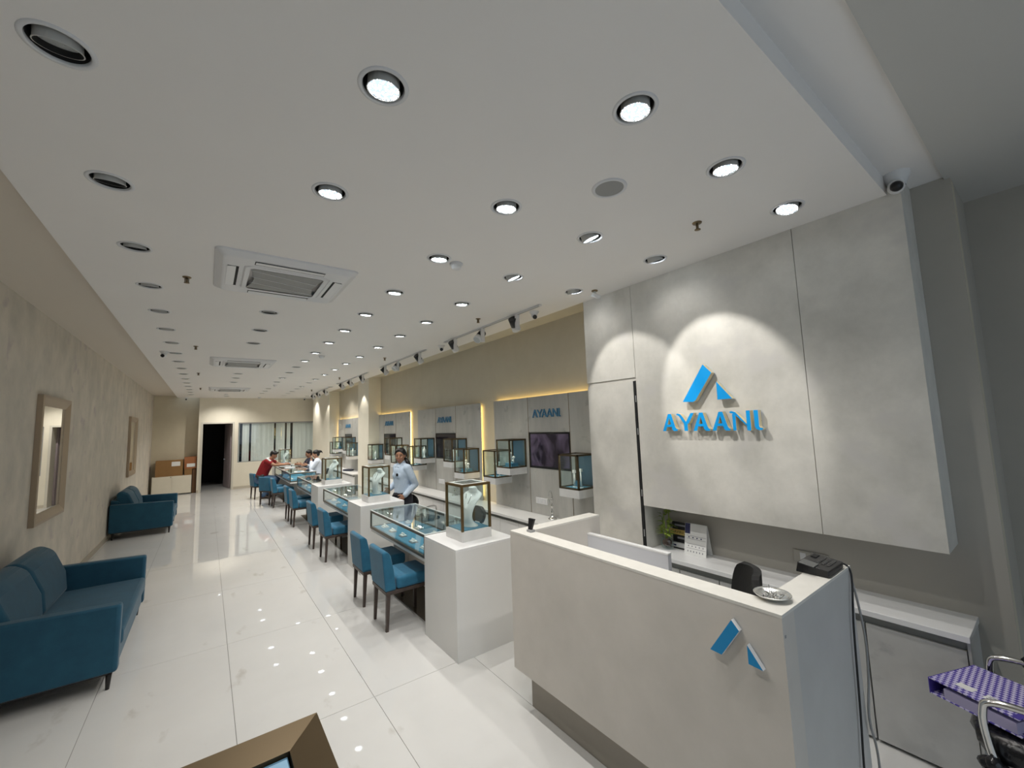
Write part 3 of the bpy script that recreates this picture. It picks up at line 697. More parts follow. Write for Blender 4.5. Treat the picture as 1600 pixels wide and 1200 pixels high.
# ------------------------------------------------------------------ low cabinets under the sign
ct = tag(box((3.115, .412, .705), (3.458, 2.352, .737)).build('cabinet_worktop', M_whitegl, bevel=.002), 'long white cabinet top below the sign wall', 'counter top')
for i, (a, b) in enumerate([(.43, 1.05), (1.05, 1.70), (1.70, 2.35)]):
    t = thing('low_cabinet', (3.3, (a+b)/2, 0), ['low concrete look cabinet nearest the office chair with binder', 'middle low concrete look cabinet behind the reception desk', 'low concrete look cabinet below plant and calendar'][i], 'cabinet', 'low cabinets under the sign')
    box((3.17, a, .09), (3.457, b, .704)).build('body', M_greystrip, t)
    if i == 0: box((3.150, a-.012, .02), (3.457, a-.001, .704)).build('end_panel', M_concrete, t)
    box((3.165, a, .655), (3.17, b, .704)).build('shadow_rail', M_greystrip, t)
    box((3.265, a, 0), (3.457, b, .09)).build('plinth', M_greystrip, t)
    sp_ = [a, b] if i != 0 else [a, .84, b]
    if i: sp_ = [a, (a+b)/2, b]
    for k in range(len(sp_)-1): box((3.148, sp_[k]+.004, .02), (3.168, sp_[k+1]-.004, .65)).build('door', M_concrete, t)
s = thing('wall_switch_plate', (3.455, 1.185, .87), 'long white switch plate on the wall behind reception desk', 'socket')
box((3.449, 1.08, .828), (3.458, 1.293, .915)).build('plate', M_pil, s, bevel=.003)
for k in (.03, .09, .15): box((3.445, 1.28-k-.035, .843), (3.449, 1.28-k, .90)).build('switch', M_wplastic, s)

# plant
z0 = .737
t = thing('potted_plant', (3.33, 2.245, z0), 'small green leafy plant in a clear glass bowl', 'plant')
MB().lathe([(.03, 0), (.05, .02), (.056, .05), (.045, .085), (.04, .1), (.042, .1), (.047, .085), (.058, .05), (.052, .02), (.0, -.0)], (3.33, 2.245, z0), n=20).build('glass_bowl', G, t)
MB().ball((3.33, 2.245, z0+.055), (.042, .042, .035)).build('roots', M_soil, t)
rng = random.Random(3)
stem = MB()
for k in range(4):
    a = k*1.6; stem.tube([(3.33, 2.245, z0+.07), (3.33+.02*math.cos(a), 2.245+.02*math.sin(a), z0+.15), (3.33+.03*math.cos(a), 2.245+.035*math.sin(a), z0+.24+.03*k)], .005, n=6)
stem.build('stem', M_leaf, t)
for k in range(38):
    a = rng.uniform(0, 6.28); zz = z0+.12+.22*rng.random()**1.3; L_ = rng.uniform(.06, .10); rad = .018
    d = Vector((math.cos(a)*.62, math.sin(a), rng.uniform(.0, .9))).normalized(); s_ = d.cross(Vector((0, 0, 1))).normalized()*.019
    p = Vector((3.33, 2.245, zz))+Vector((math.cos(a)*rad, math.sin(a)*rad, 0))
    pts = [p, p+d*L_*.4+s_, p+d*L_-Vector((0, 0, L_*.35)), p+d*L_*.4-s_, p+d*L_*.4+Vector((0, 0, .004))]
    MB().add(pts, [(0, 1, 4), (1, 2, 4), (2, 3, 4), (3, 0, 4)]).build('leaf', M_leaf, t)
# award card on white base
t = thing('award_card', (3.42, 2.18, z0), 'black upright card with gold banner on a white base', 'award')
MB().box((3.395, 2.06, z0), (3.445, 2.262, z0+.012)).build('under_base', M_black, t)
MB().box((3.397, 2.062, z0+.012), (3.443, 2.26, z0+.048)).build('white_base', M_wplastic, t)
MB().box((3.425, 2.07, z0+.048), (3.435, 2.245, z0+.225)).build('card', M_black, t)
box((3.421, 2.05, z0+.115), (3.425, 2.268, z0+.16)).build('gold_banner', M_gold, t)
def text3d(txt, size, mtx, m, parent, name='print', ext=.0006):
    c = D.curves.new('t', 'FONT'); c.body = txt; c.size = size; c.extrude = ext; c.resolution_u = 2
    o = D.objects.new('t', c); COL.objects.link(o); dg = bpy.context.evaluated_depsgraph_get()
    me = D.meshes.new_from_object(o.evaluated_get(dg)); D.objects.remove(o); D.curves.remove(c)
    og = Vector(ORG.get(parent.as_pointer(), (0, 0, 0)))
    me.transform(Matrix.Translation(-og) @ mtx); me.materials.clear(); me.materials.append(m)
    q = D.objects.new(name, me); COL.objects.link(q); q.parent = parent; ORG[q.as_pointer()] = tuple(og)
    return q
def facing_minus_x(x, y, z): return Matrix.Translation((x, y, z)) @ Matrix(((0, 0, -1), (-1, 0, 0), (0, 1, 0))).to_4x4()
text3d('GAVIRIC', .036, facing_minus_x(3.4205, 2.255, z0+.127), M_black, t)
for z, w in ((.19, .10), (.08, .08)): box((3.4245, 2.12, z0+z), (3.425, 2.12+w, z0+z+.016)).build('print_line', M_tag, t)
box((3.396, 2.20, z0+.022), (3.3972, 2.235, z0+.036)).build('print_mark', M_navy, t)
# desk calendar (tent of two boards)
t = thing('desk_calendar', (3.36, 1.98, z0), 'white tent desk calendar standing beside the black award card', 'calendar')
yA, yB_ = 2.078, 1.885
def bd(xa, xb_, nm_, m_): MB().prism([(xa, yA, z0+.001), (xa, yB_, z0+.001), (xb_, yB_+.0, z0+.25), (xb_, yA, z0+.25)], (.003, 0, 0)).build(nm_, m_, t)
bd(3.318, 3.365, 'front_board', M_paper); bd(3.42, 3.369, 'rear_board', M_paper)
def on_cal(y0_, y1_, v0, v1, m_, nm_='print_block'):
    fx = lambda v: 3.318+(.047)*v/.25-.0012
    MB().add([(fx(v0), y0_, z0+v0), (fx(v0), y1_, z0+v0), (fx(v1), y1_, z0+v1), (fx(v1), y0_, z0+v1)], [(0, 1, 2, 3)]).build(nm_, m_, t).modifiers.new('s', 'SOLIDIFY').thickness = .0006
on_cal(2.076, 2.03, .165, .248, M_navy)
for v in (.05, .085, .125, .15): on_cal(2.06, 1.89, v, v+.0022, M_tag)
for k in range(5): on_cal(2.045-k*.032, 2.037-k*.032, .064, .074, M_tag)
for k in range(6): on_cal(2.05-k*.026, 2.042-k*.026, .022, .034, M_tag)
for k in range(4): on_cal(2.045-k*.036, 2.033-k*.036, .134, .143, M_navy)

# ------------------------------------------------------------------ reception desk
t = thing('reception_desk', (2.1, 1.55, 0), 'tall U shaped greige reception desk with pale top in the foreground', 'reception desk')
XA, XB, Y0, Y1, ZD = 1.73, 2.53, .708, 2.41, 1.145
MB().box((XA, Y0, .245), (XA+.11, Y1, ZD-.012)).build('front_panel', M_desk, t)
MB().box((XA+.11, Y0, .245), (XB, Y0+.108, ZD-.012)).build('end_panel', M_deskside, t)
MB().box((XA+.11, Y1-.108, .245), (XB, Y1, ZD-.012)).build('end_panel', M_desk, t)
tp = MB().prism([(XA-.001, Y0-.001, ZD-.012), (XB, Y0-.001, ZD-.012), (XB, Y0+.108, ZD-.012), (XA+.11, Y0+.108, ZD-.012), (XA+.11, Y1-.108, ZD-.012), (XB, Y1-.108, ZD-.012), (XB, Y1+.001, ZD-.012), (XA-.001, Y1+.001, ZD-.012)], (0, 0, .012))
tp.build('top', M_desktop, t)
MB().box((1.815, .80, 0), (1.85, 2.335, .245)).box((1.85, .80, 0), (2.5, .83, .245)).box((1.85, 2.305, 0), (2.5, 2.335, .245)).build('plinth', M_kick, t)
MB().box((XA+.11, 1.56, .74), (2.384, Y1-.108, .765)).build('work_surface', M_white, t)
MB().box((2.385, 1.61, .10), (2.42, Y1-.108, 1.02)).build('rear_screen', M_lav, t)
MB().box((2.383, 1.608, 1.02), (2.422, Y1-.108, 1.03)).build('rear_screen_top', M_whitegl, t)
for x_, y_ in ((XB-.02, Y0-.003),): box((XA+.012, Y0-.0015, ZD-.085), (XA+.022, Y0, ZD-.075)).build('screw', M_greyp, t)
dl = thing('desk_emblem', (1.715, .9, .93), 'blue split triangle emblem fixed to the front of reception desk', 'sign')
for pl in ([(.884, 1.077), (.856, 1.044), (.934, .926), (.981, .929)], [(.83, 1.003), (.778, .93), (.83, .934)]):
    MB().prism([(1.703, y, z) for y, z in pl], (.022, 0, 0), front=0, side=1).build('emblem', [M_deskblue, M_wplastic], dl)
# things on the desk
t = thing('silver_plate', (1.865, .79, ZD), 'small round silver plate with trinkets on desk corner', 'plate')
MB().lathe([(.03, 0), (.045, .003), (.062, .014), (.068, .02), (.066, .022), (.058, .016), (.04, .007), (0, .005)], (1.865, .79, ZD), n=28).build('dish', M_silver, t)
for k in range(7):
    a = k*.9; r_k = .012+.018*(k % 3)/2
    MB().tube([(1.865+r_k*math.cos(a), .79+r_k*math.sin(a), ZD+.008), (1.865+(r_k+.01)*math.cos(a+.6), .79+(r_k+.01)*math.sin(a+.6), ZD+.02), (1.865+r_k*math.cos(a+1.1), .79+r_k*math.sin(a+1.1), ZD+.012)], .0025, n=6).build('trinket', M_chrome, t)
MB().cyl((1.868, .80, ZD+.006), (1.868, .802, ZD+.05), .0015, n=6).build('spike', M_chrome, t)
t = thing('card_stand', (1.805, 2.285, ZD), 'small black upright card in a grey holder on desk corner', 'card stand')
MB().box((1.79, 2.255, ZD), (1.83, 2.30, ZD+.016)).build('holder', M_greyp, t, bevel=.002)
MB().prism([(1.802, 2.268, ZD+.014), (1.80, 2.296, ZD+.014), (1.812, 2.302, ZD+.088), (1.814, 2.2454, ZD+.088)], (.012, -.004, 0)).build('card', M_black, t)
t = thing('desk_phone', (2.36, .765, ZD), 'black desk telephone terminal with keypad on desk wing', 'telephone')
ph = MB().prism([(2.262, .845, ZD), (2.262, .716, ZD), (2.262, .712, ZD+.030), (2.262, .835, ZD+.048)], (.20, 0, 0)).build('body', M_black, t, bevel=.004)
zt = lambda y: ZD+.0305+(y-.712)/.123*.018
def pad(x0_, x1_, y0_, y1_, m_, nm_, e=.003):
    MB().add([(x0_, y0_, zt(y0_)), (x1_, y0_, zt(y0_)), (x1_, y1_, zt(y1_)), (x0_, y1_, zt(y1_)), (x0_, y0_, zt(y0_)+e), (x1_, y0_, zt(y0_)+e), (x1_, y1_, zt(y1_)+e), (x0_, y1_, zt(y1_)+e)], [(0, 1, 2, 3), (4, 5, 6, 7), (0, 1, 5, 4), (1, 2, 6, 5), (2, 3, 7, 6), (3, 0, 4, 7)]).build(nm_, m_, ph)
pad(2.2455, 2.315, .765, .825, mat('phone_display', (.08, .085, .085), .2), 'display')
pad(2.39, 2.44, .80, .822, M_blackm, 'slot')
for i in range(3):
    for j in range(5): pad(2.33+j*.022, 2.344+j*.022, .73+i*.02, .741+i*.02, mat('phone_key', (.06, .06, .06), .5), 'key', .002)
MB().cyl((2.462, .735, ZD+.018), (2.49, .73, ZD+.018), .008, n=10).build('plug', M_chrome, t)
MB().cyl((2.462, .765, ZD+.02), (2.485, .762, ZD+.02), .008, n=10).build('plug', M_chrome, t)
def bez(P, n=28):
    out = []
    P = [Vector(p) for p in P]; Q = [P[0]]+P+[P[-1]]
    for i in range(1, len(Q)-2):
        for k in range(n):
            u = k/n; a, b, c, d = Q[i-1], Q[i], Q[i+1], Q[i+2]
            out.append(.5*((2*b)+(c-a)*u+(2*a-5*b+4*c-d)*u*u+(3*b-a-3*c+d)*u**3))
    out.append(P[-1]); return out
tag(MB().tube(bez([(2.485, .73, ZD+.018), (2.505, .70, ZD-.03), (2.44, .694, ZD-.25), (2.41, .695, .55), (2.36, .69, .25), (2.34, .66, .006), (2.40, .5, .005)], 10), .0045).build('black_cable', M_black, org=(2.485, .73, ZD)), 'black cable hanging from the phone down the desk end', 'cable')
tag(MB().tube(bez([(2.482, .762, ZD+.02), (2.55, .72, ZD-.05), (2.56, .69, ZD-.3), (2.555, .69, .65), (2.50, .69, .48), (2.56, .69, .30), (2.54, .67, .006), (2.6, .55, .005)], 10), .005).build('grey_cable', M_greyp, org=(2.482, .762, ZD)), 'grey cable hanging in loops beside the desk end', 'cable')

# ------------------------------------------------------------------ office chairs
def office_chair(loc, rz, label, kind='mesh', seat_z=.50, top=1.0, back0=None):
    t = thing('office_chair', loc, label, 'office chair', 'black swivel chairs', rz)
    og = ORG[t.as_pointer()]; ORG[t.as_pointer()] = (0, 0, 0)
    MB().lathe([(.028, .08), (.028, seat_z-.06), (.05, seat_z-.05), (0, seat_z-.05)], n=12).build('gas_lift', M_black, t)
    for k in range(5):
        a = k*2*math.pi/5; c, s_ = math.cos(a), math.sin(a)
        q = MB().tube([(0, 0, .10), (.14*c, .14*s_, .095), (.27*c, .27*s_, .07)], [.026, .022, .016], n=8).build('base_arm', M_chrome if kind == 'chrome' else M_black, t)
        MB().cyl((.27*c-.02*s_, .27*s_+.02*c, .03), (.27*c+.02*s_, .27*s_-.02*c, .03), .03, n=12).build('caster', M_black, q)
    MB().box((-.22, -.22, seat_z-.05), (.22, .22, seat_z)).build('seat', M_black, t, bevel=.022, seg=4)
    # curved backrest: chair looks to +x
    vs = []; n = 9; m_ = 7; H0 = back0 or seat_z+.14
    for j in range(m_):
        v = j/(m_-1); z = H0+(top-H0)*v; hw = .20*(1-.35*abs(v-.45)**2*2)*(1 if v < .9 else .82)
        for i in range(n):
            u = i/(n-1)*2-1; vs.append((-.23-.05*v+.05*u*u, u*hw, z))
    MB().add(vs, [(j*n+i, j*n+i+1, (j+1)*n+i+1, (j+1)*n+i) for j in range(m_-1) for i in range(n-1)]).build('backrest', M_blackm, t, sub=1).modifiers.new('s', 'SOLIDIFY').thickness = .035
    MB().tube([(-.1, 0, seat_z-.045), (-.25, 0, seat_z-.03), (-.30, 0, seat_z+.15), (-.29, 0, seat_z+.3)], .018, n=8).build('back_bar', M_black, t)
    if kind != 'armless':
        for sgn in (-1, 1):
            MB().tube(bez([(.02, sgn*.2, seat_z-.04), (.05, sgn*.27, seat_z-.03), (.09, sgn*.275, seat_z+.12), (.05, sgn*.275, seat_z+.19), (-.15, sgn*.275, seat_z+.19), (-.24, sgn*.25, seat_z+.16)], 6), .0125, n=8).build('armrest', M_chrome if kind == 'chrome' else M_black, t)
    ORG[t.as_pointer()] = og
    return t
office_chair((2.13, 1.24, 0), math.radians(131), 'black swivel chair tucked behind the reception desk', 'armless', .47, 1.10)
office_chair((2.60, 4.62, 0), math.radians(190), 'black swivel chair behind the nearest glass counter', 'chrome', .46, .85, .67)
# bar stool style chair by the standing woman
office_chair((2.81, 6.36, 0), math.radians(15), 'black swivel chair beside the standing woman', 'chrome', .46, .85, .70)
# foreground chair wrapped in plastic with a binder on it
fc = thing('wrapped_chair', (2.89, .17, 0), 'chrome armed chair wrapped in black plastic at lower right', 'office chair')
a = math.radians(92); Rz = Matrix.Translation((2.89, .17, 0)) @ Matrix.Rotation(a, 4, 'Z')   # looks towards +y
def w(mb): return mb.xf(Rz)
w(MB().lathe([(.028, .08), (.028, .42), (.06, .44), (0, .44)], n=12)).build('gas_lift', M_black, fc)
for k in range(5):
    b_ = k*2*math.pi/5+.3; c, s_ = math.cos(b_), math.sin(b_)
    q = w(MB().tube([(0, 0, .10), (.14*c, .14*s_, .095), (.27*c, .27*s_, .07)], [.026, .022, .016], n=8)).build('base_arm', M_chrome, fc)
    w(MB().cyl((.27*c-.02*s_, .27*s_+.02*c, .03), (.27*c+.02*s_, .27*s_-.02*c, .03), .03, n=12)).build('caster', M_black, q)
# crumpled plastic wrapped seat
sb = MB(); n = 26; rng = random.Random(5); prof = [(.10, .36), (.18, .395), (.225, .43), (.242, .47), (.236, .51), (.20, .525), (.10, .53), (0, .53)]
vs = []
for r, z in prof:
    for i in range(n):
        th = 2*math.pi*i/n; sq = 1/max(abs(math.cos(th)), abs(math.sin(th)))**.6; j = rng.uniform(-.009, .009)
        vs.append(((r*sq+j)*math.cos(th), (r*sq+j)*math.sin(th), z+rng.uniform(-.007, .007)))
sb.smooth = True
sb.add(vs, [(j*n+i, j*n+(i+1) % n, (j+1)*n+(i+1) % n, (j+1)*n+i) for j in range(len(prof)-1) for i in range(n)])
w(sb).build('wrapped_seat', M_bag, fc)
for sgn in (-1, 1):
    q = w(MB().tube(bez([(.13, sgn*.24, .40), (.165, sgn*.245, .45), (.18, sgn*.245, .62), (.13, sgn*.245, .675), (-.12, sgn*.245, .675), (-.22, sgn*.24, .67)], 8), .014, n=10)).build('armrest', M_chrome, fc)
    rb = MB()
    for kk in range(9):
        rb.ball((.165+.02*math.sin(kk*2.1), sgn*.245+.02*math.cos(kk*1.7), .44-.018*kk*(1 if kk < 5 else .7)), (.028+.006*(kk % 3), .03, .026), 8, 6)
    w(rb).build('plastic_knot', M_bag, q)
    w(MB().tube([(.13, sgn*.24, .41), (.15, sgn*.255, .30), (.14, sgn*.25, .18), (.15, sgn*.255, .08)], [.02, .017, .013, .006], n=7)).build('plastic_strip', M_bag, q)
w(MB().ball((-.04, -.245, .68), (.12, .05, .07), 10, 7)).build('plastic_sleeve', M_bag, fc)
bk = MB(); vs = []
for j in range(6):
    for i in range(9):
        u = i/8*2-1; v = j/5; vs.append((-.27-.06*v+.05*u*u+rng.uniform(-.006, .006), u*.23, .58+.44*v))
bk.add(vs, [(j*9+i, j*9+i+1, (j+1)*9+i+1, (j+1)*9+i) for j in range(5) for i in range(8)]); w(bk).build('wrapped_backrest', M_bag, fc, sub=1).modifiers.new('s', 'SOLIDIFY').thickness = .05
# binder lying on the seat
Bz = .545
bd_ = thing('ring_binder', (2.9, .38, Bz), 'purple checked ring binder lying on the plastic wrapped chair', 'binder')
P0, P1, P2 = Vector((2.805, .525, 0)), Vector((3.10, .405, 0)), Vector((2.55, .285, 0))   # spine end A, spine end B, opposite corner by A
ex_ = (P1-P0).normalized(); ey_ = Vector((-ex_.y, ex_.x, 0));  ey_ = -ey_ if (P2-P0).dot(ey_) < 0 else ey_
Wd, Ln = (P1-P0).length, .30
BM = Matrix((ex_, ey_, Vector((0, 0, 1)))).transposed().to_4x4(); BM.translation = P0+Vector((0, 0, Bz))
def bb(mb): return mb.xf(BM)
bb(MB().box((0, 0, 0), (Wd, Ln, .004))).build('back_cover', M_check, bd_)
bb(MB().box((0, 0, .066), (Wd, Ln, .070))).build('front_cover', M_check, bd_)
bb(MB().box((-.001, -.004, 0), (Wd+.001, 0, .070))).build('spine', M_purple, bd_)
bb(MB().box((.004, .05, .005), (Wd-.006, Ln-.012, .048))).build('paper_block', M_pages, bd_)
bb(MB().box((.0, Ln-.025, .0701), (Wd, Ln, .0712))).build('cover_band', M_purple, bd_)
for k in (0, 1): bb(MB().box((.045, .07+k*.095, .0702), (.085, .13+k*.13, .0714))).build('title_label', M_paper, bd_)
for k in range(3): bb(MB().box((.052+.011*k, .175, .0714), (.055+.011*k, .25, .0718))).build('print_line', M_navy, bd_)

# ------------------------------------------------------------------ foreground bronze display table
TZ = 1.0
t = thing('bronze_display_table', (-.1, 1.1, 0), 'bronze framed display table with pale blue top at bottom edge', 'display table')
x0, x1, y0, y1 = -.52, .306, .72, 1.503
MB().box((x0+.03, y0+.03, 0), (x1-.03, y1-.03, TZ-.06)).build('cabinet', M_bronzed, t, bevel=.004)
b_ = .088
for (o0, o1, i0, i1) in (((x0, y1), (x1, y1), (x0+b_, y1-b_), (x1-b_, y1-b_)), ((x1, y1), (x1, y0), (x1-b_, y1-b_), (x1-b_, y0+b_)), ((x1, y0), (x0, y0), (x1-b_, y0+b_), (x0+b_, y0+b_)), ((x0, y0), (x0, y1), (x0+b_, y0+b_), (x0+b_, y1-b_))):
    vs = [(*o0, TZ), (*o1, TZ), (*i1, TZ-.022), (*i0, TZ-.022), (*o0, TZ-.06), (*o1, TZ-.06), (*i1, TZ-.06), (*i0, TZ-.06)]
    MB().add(vs, [(0, 1, 2, 3), (4, 5, 6, 7), (0, 1, 5, 4), (2, 3, 7, 6), (1, 2, 6, 5), (3, 0, 4, 7)]).build('frame_rail', M_tabler, t)
i0, i1, j0, j1 = x0+b_+.006, x1-b_-.006, y0+b_+.006, y1-b_-.006
MB().box((i0-.006, j0-.006, TZ-.06), (i1+.006, j1+.006, TZ-.05)).build('well', M_blackm, t)
MB().box((i0, j0, TZ-.05), (i1, j1, TZ-.03)).build('blue_pad', M_skyedge, t, bevel=.003)
MB().box((i0+.004, j0+.004, TZ-.03), (i1-.004, j1-.014, TZ-.0275)).build('blue_top', M_skyglass, t)

# ------------------------------------------------------------------ pedestals, vitrines, glass counters
def bust_mesh(c):
    """white necklace display: curved neck-and-chest plate on a foot, facing -x"""
    mb = MB(); x, y, z = c; mb.smooth = True
    prof = [(0, .00, .085, .05), (.02, .012, .075, .045), (.10, .03, .058, .03), (.18, .06, .062, .022), (.25, .10, .085, .02), (.30, .14, .075, .022), (.33, .165, .045, .028), (.355, .18, .04, .036), (.362, .182, .03, .026)]
    n = 16; vs = []
    for h, dx, hw, hd in [(0, -.01, .08, .06), (.012, -.01, .078, .055), (.03, -.03, .05, .034), (.09, -.058, .05, .024), (.16, -.050, .066, .022), (.22, -.015, .088, .022), (.268, .035, .114, .022), (.290, .062, .098, .024), (.305, .058, .05, .032), (.325, .045, .040, .036), (.345, .038, .043, .040), (.352, .038, .0, .0)]:
        for i in range(n):
            t_ = 2*math.pi*i/n; vs.append((x+dx*1.0+hd*math.cos(t_), y+hw*math.sin(t_), z+h))
    mb.add(vs, [(j*n+i, j*n+(i+1) % n, (j+1)*n+(i+1) % n, (j+1)*n+i) for j in range(11) for i in range(n)])
    return mb
def pedestal(y, i, vit=True):
    nm = ['nearest', 'second', 'third', 'farthest'][i]
    x0, x1, y0, y1, h = 1.665, 2.265, y, y+.61, .875
    t = thing('pedestal', (1.965, y+.305, 0), '%s tall white pedestal among the glass counters' % nm, 'pedestal', 'white pedestals')
    box((x0, y0, 0), (x1, y1, h-.02)).build('body', M_white, t, bevel=.0015)
    box((x0, y0, h-.02), (x1, y1, h)).build('top', M_whitegl, t, bevel=.0015)
    v = thing('vitrine', (1.97, y+.30, h), 'bronze framed glass vitrine on the %s white pedestal' % nm, 'vitrine', 'pedestal vitrines')
    a0, a1, b0, b1 = 1.815, 2.12, y+.155, y+.46; zb = h+.087; zt_ = 1.365; f = .02
    box((a0, b0, h), (a1, b1, zb)).build('stone_base', M_stone, v, bevel=.002)
    for xx in (a0, a1-f):
        for yy in (b0, b1-f): box((xx, yy, zb), (xx+f, yy+f, zt_)).build('post', M_bronze, v)
    rl = MB()
    for aa, bb2 in (((a0+f, b0), (a1-f, b0+f)), ((a0+f, b1-f), (a1-f, b1)), ((a0, b0+f), (a0+f, b1-f)), ((a1-f, b0+f), (a1, b1-f))):
        rl.box((*aa, zt_-f), (*bb2, zt_))
    rl.build('top_rail', M_bronze, v)
    rm = MB(); k = .028
    for aa, bb2 in (((a0+f, b0+f), (a1-f, b0+f+k)), ((a0+f, b1-f-k), (a1-f, b1-f)), ((a0+f, b0+f+k), (a0+f+k, b1-f-k)), ((a1-f-k, b0+f+k), (a1-f, b1-f-k))): rm.box((*aa, zt_-.003), (*bb2, zt_+.001))
    rm.build('white_rim', M_edge, v)
    box((a0+f, b0+f, zb), (a1-f, b1-f, zb+.008)).build('blue_pad', M_velvet, v)
    for p, q in (((a0+.007, b0+f, zb), (a0+.011, b1-f, zt_-f)), ((a1-.011, b0+f, zb), (a1-.007, b1-f, zt_-f)), ((a0+f, b0+.007, zb), (a1-f, b0+.011, zt_-f)), ((a0+f, b1-.011, zb), (a1-f, b1-.007, zt_-f)), ((a0+f, b0+f, zt_-.01), (a1-f, b1-f, zt_-.006))): box(p, q).build('pane', G, v)
    s = thing('necklace_bust', (1.99, y+.30, zb+.008), 'white necklace bust inside the vitrine on the %s pedestal' % nm, 'bust', 'necklace busts')
    bust_mesh((1.99, y+.30, zb+.008)).xf(Matrix.Translation((1.99, y+.30, 0)) @ Matrix.Rotation(math.radians(24), 4, 'Z') @ Matrix.Translation((-1.99, -y-.30, 0))).build('bust', M_bust, s, sub=1)
    nk = []
    for k in range(15):
        u = k/14*2-1; nk.append((1.965+.012*abs(u)-.02*(1-u*u)*1.0, y+.30+u*.05, zb+.29-.10*(1-abs(u)**1.6)))
    MB().tube(nk, .0035, n=6).build('necklace', M_silver, s)
for i, y in enumerate((3.09, 5.69, 8.29, 14.3)): pedestal(y, i)

def glass_counter(y0, y1, i, near_free=False, stands=()):
    nm = ['nearest', 'second', 'third', 'fourth', 'farthest'][i]
    x0, x1, zt_, zg, zs = 1.67, 2.265, .88, .685, .628
    t = thing('glass_counter', (1.97, (y0+y1)/2, 0), '%s glass topped jewellery counter along the aisle' % nm, 'display counter', 'glass jewellery counters')
    box((x0+.012, y0+.001, zs), (x1-.005, y1-.001, zg-.022)).build('skirt', M_white, t)
    box((x0+.006, y0+.012, zg-.022), (x1-.006, y1-.012, zg-.008)).build('case_floor', M_white, t)
    box((x0+.03, y0+.02, zg-.008), (x1-.03, y1-.02, zg-.002)).build('velvet_pad', M_velvet, t)
    f = .018
    for z in (zg-.022, zt_-.026):
        rr_ = MB().box((x0, y0, z), (x0+f, y1, z+.024)).box((x1-f, y0, z), (x1, y1, z+.024)).box((x0+f, y0, z), (x1-f, y0+.012, z+.024)).box((x0+f, y1-.012, z), (x1-f, y1, z+.024)); rr_.build('frame_rail', M_bronzed, t)
    for xx in (x0, x1-f):
        for yy in (y0, y1-f): box((xx, yy, zg), (xx+f, yy+f, zt_-.026)).build('post', M_bronzed, t)
    box((x0+.004, y0+.002, zt_-.002), (x1-.004, y1-.002, zt_+.004)).build('top_pane', G, t)
    e = MB().box((x0+.001, y0, zt_-.002), (x0+.012, y1, zt_+.005)).box((x1-.012, y0, zt_-.002), (x1-.001, y1, zt_+.005)).box((x0+.012, y0, zt_-.002), (x1-.012, y0+.008, zt_+.005)).box((x0+.012, y1-.008, zt_-.002), (x1-.012, y1, zt_+.005)); e.build('glass_edge', M_edge, t)
    box((x0+.006, y0+f, zg), (x0+.010, y1-f, zt_-.026)).build('front_pane', G, t)
    box((x0+f, y0+.004, zg), (x1-f, y0+.008, zt_-.026)).build('end_pane', G, t)
    box((x0+f, y1-.008, zg), (x1-f, y1-.004, zt_-.026)).build('end_pane', G, t)
    box((x1-.012, y0+f, zg), (x1-.008, y1-f, zt_-.026)).build('rear_pane', G, t)
    box((2.14, y0+.02, 0), (2.18, y1-.07, zs)).build('support_panel', M_desk, t)
    box((1.95, y1-.06, 0), (2.25, y1-.02, zs)).build('support_leg', M_white, t)
    for k, (sx, sy_) in enumerate(stands):
        X, Y = x0+sx, y1-sy_
        s = thing('ring_stand', (X, Y, zg-.002), 'white ring stand, number %s from the far end inside the %s glass counter' % (ORD[k], nm), 'jewellery stand', 'stands inside glass counters')
        box((X-.035, Y-.05, zg-.002), (X+.035, Y+.05, zg+.004)).build('tray', M_greyp if k % 4 else M_bust, s)
        MB().box((X-.028, Y-.042, zg+.004), (X+.028, Y+.042, zg+.018)).build('pad', M_bust, s, bevel=.005)
        for dy in (-.02, .02): MB().ball((X, Y+dy, zg+.024), (.013, .014, .014), 8, 6).build('ring_hump', M_bust, s)
    return t
st1 = [(.13, .16), (.12, .45), (.13, .74), (.12, 1.05), (.12, 1.34), (.42, .18), (.40, .55), (.43, .92), (.40, 1.30)]
glass_counter(3.705, 5.305, 0, stands=st1)
glass_counter(6.305, 7.90, 1, stands=[(.13, .2), (.12, .55), (.13, .9), (.12, 1.25)])
glass_counter(8.905, 10.5, 2, stands=[(.13, .3), (.12, .7), (.13, 1.1)])
glass_counter(11.5, 12.9, 3, stands=[(.13, .4), (.12, .9)])
glass_counter(12.905, 14.29, 4, stands=[(.13, .4), (.12, .9)])
for k, (yy0, yy1) in enumerate(((3.705, 5.68), (6.305, 8.28), (8.905, 10.6), (11.4, 14.29))):
    struct(box((1.77, yy0, 0), (2.139, yy1, .003)).build('trim_%d' % (k+1), mat('dark_granite_strip', (.10, .075, .05), .12)))
# papers and things on the far counter
t = thing('jewellery_tray', (1.95, 13.1, .884), 'white tray with jewellery papers on the far glass counter', 'tray')
box((1.8, 13.2, .884), (2.05, 13.42, .90)).build('tray_base', M_wplastic, t)
box((1.83, 13.25, .90), (2.0, 13.38, .904)).build('paper', M_paper, t)
t = thing('paper_sheet', (1.95, 11.75, .884), 'blue and white printed sheet on the far glass counter end', 'paper')
box((1.8, 11.62, .884), (2.02, 11.86, .887)).build('sheet', M_paper, t); box((1.86, 11.66, .887), (1.96, 11.82, .8885)).build('print', M_velvet, t)

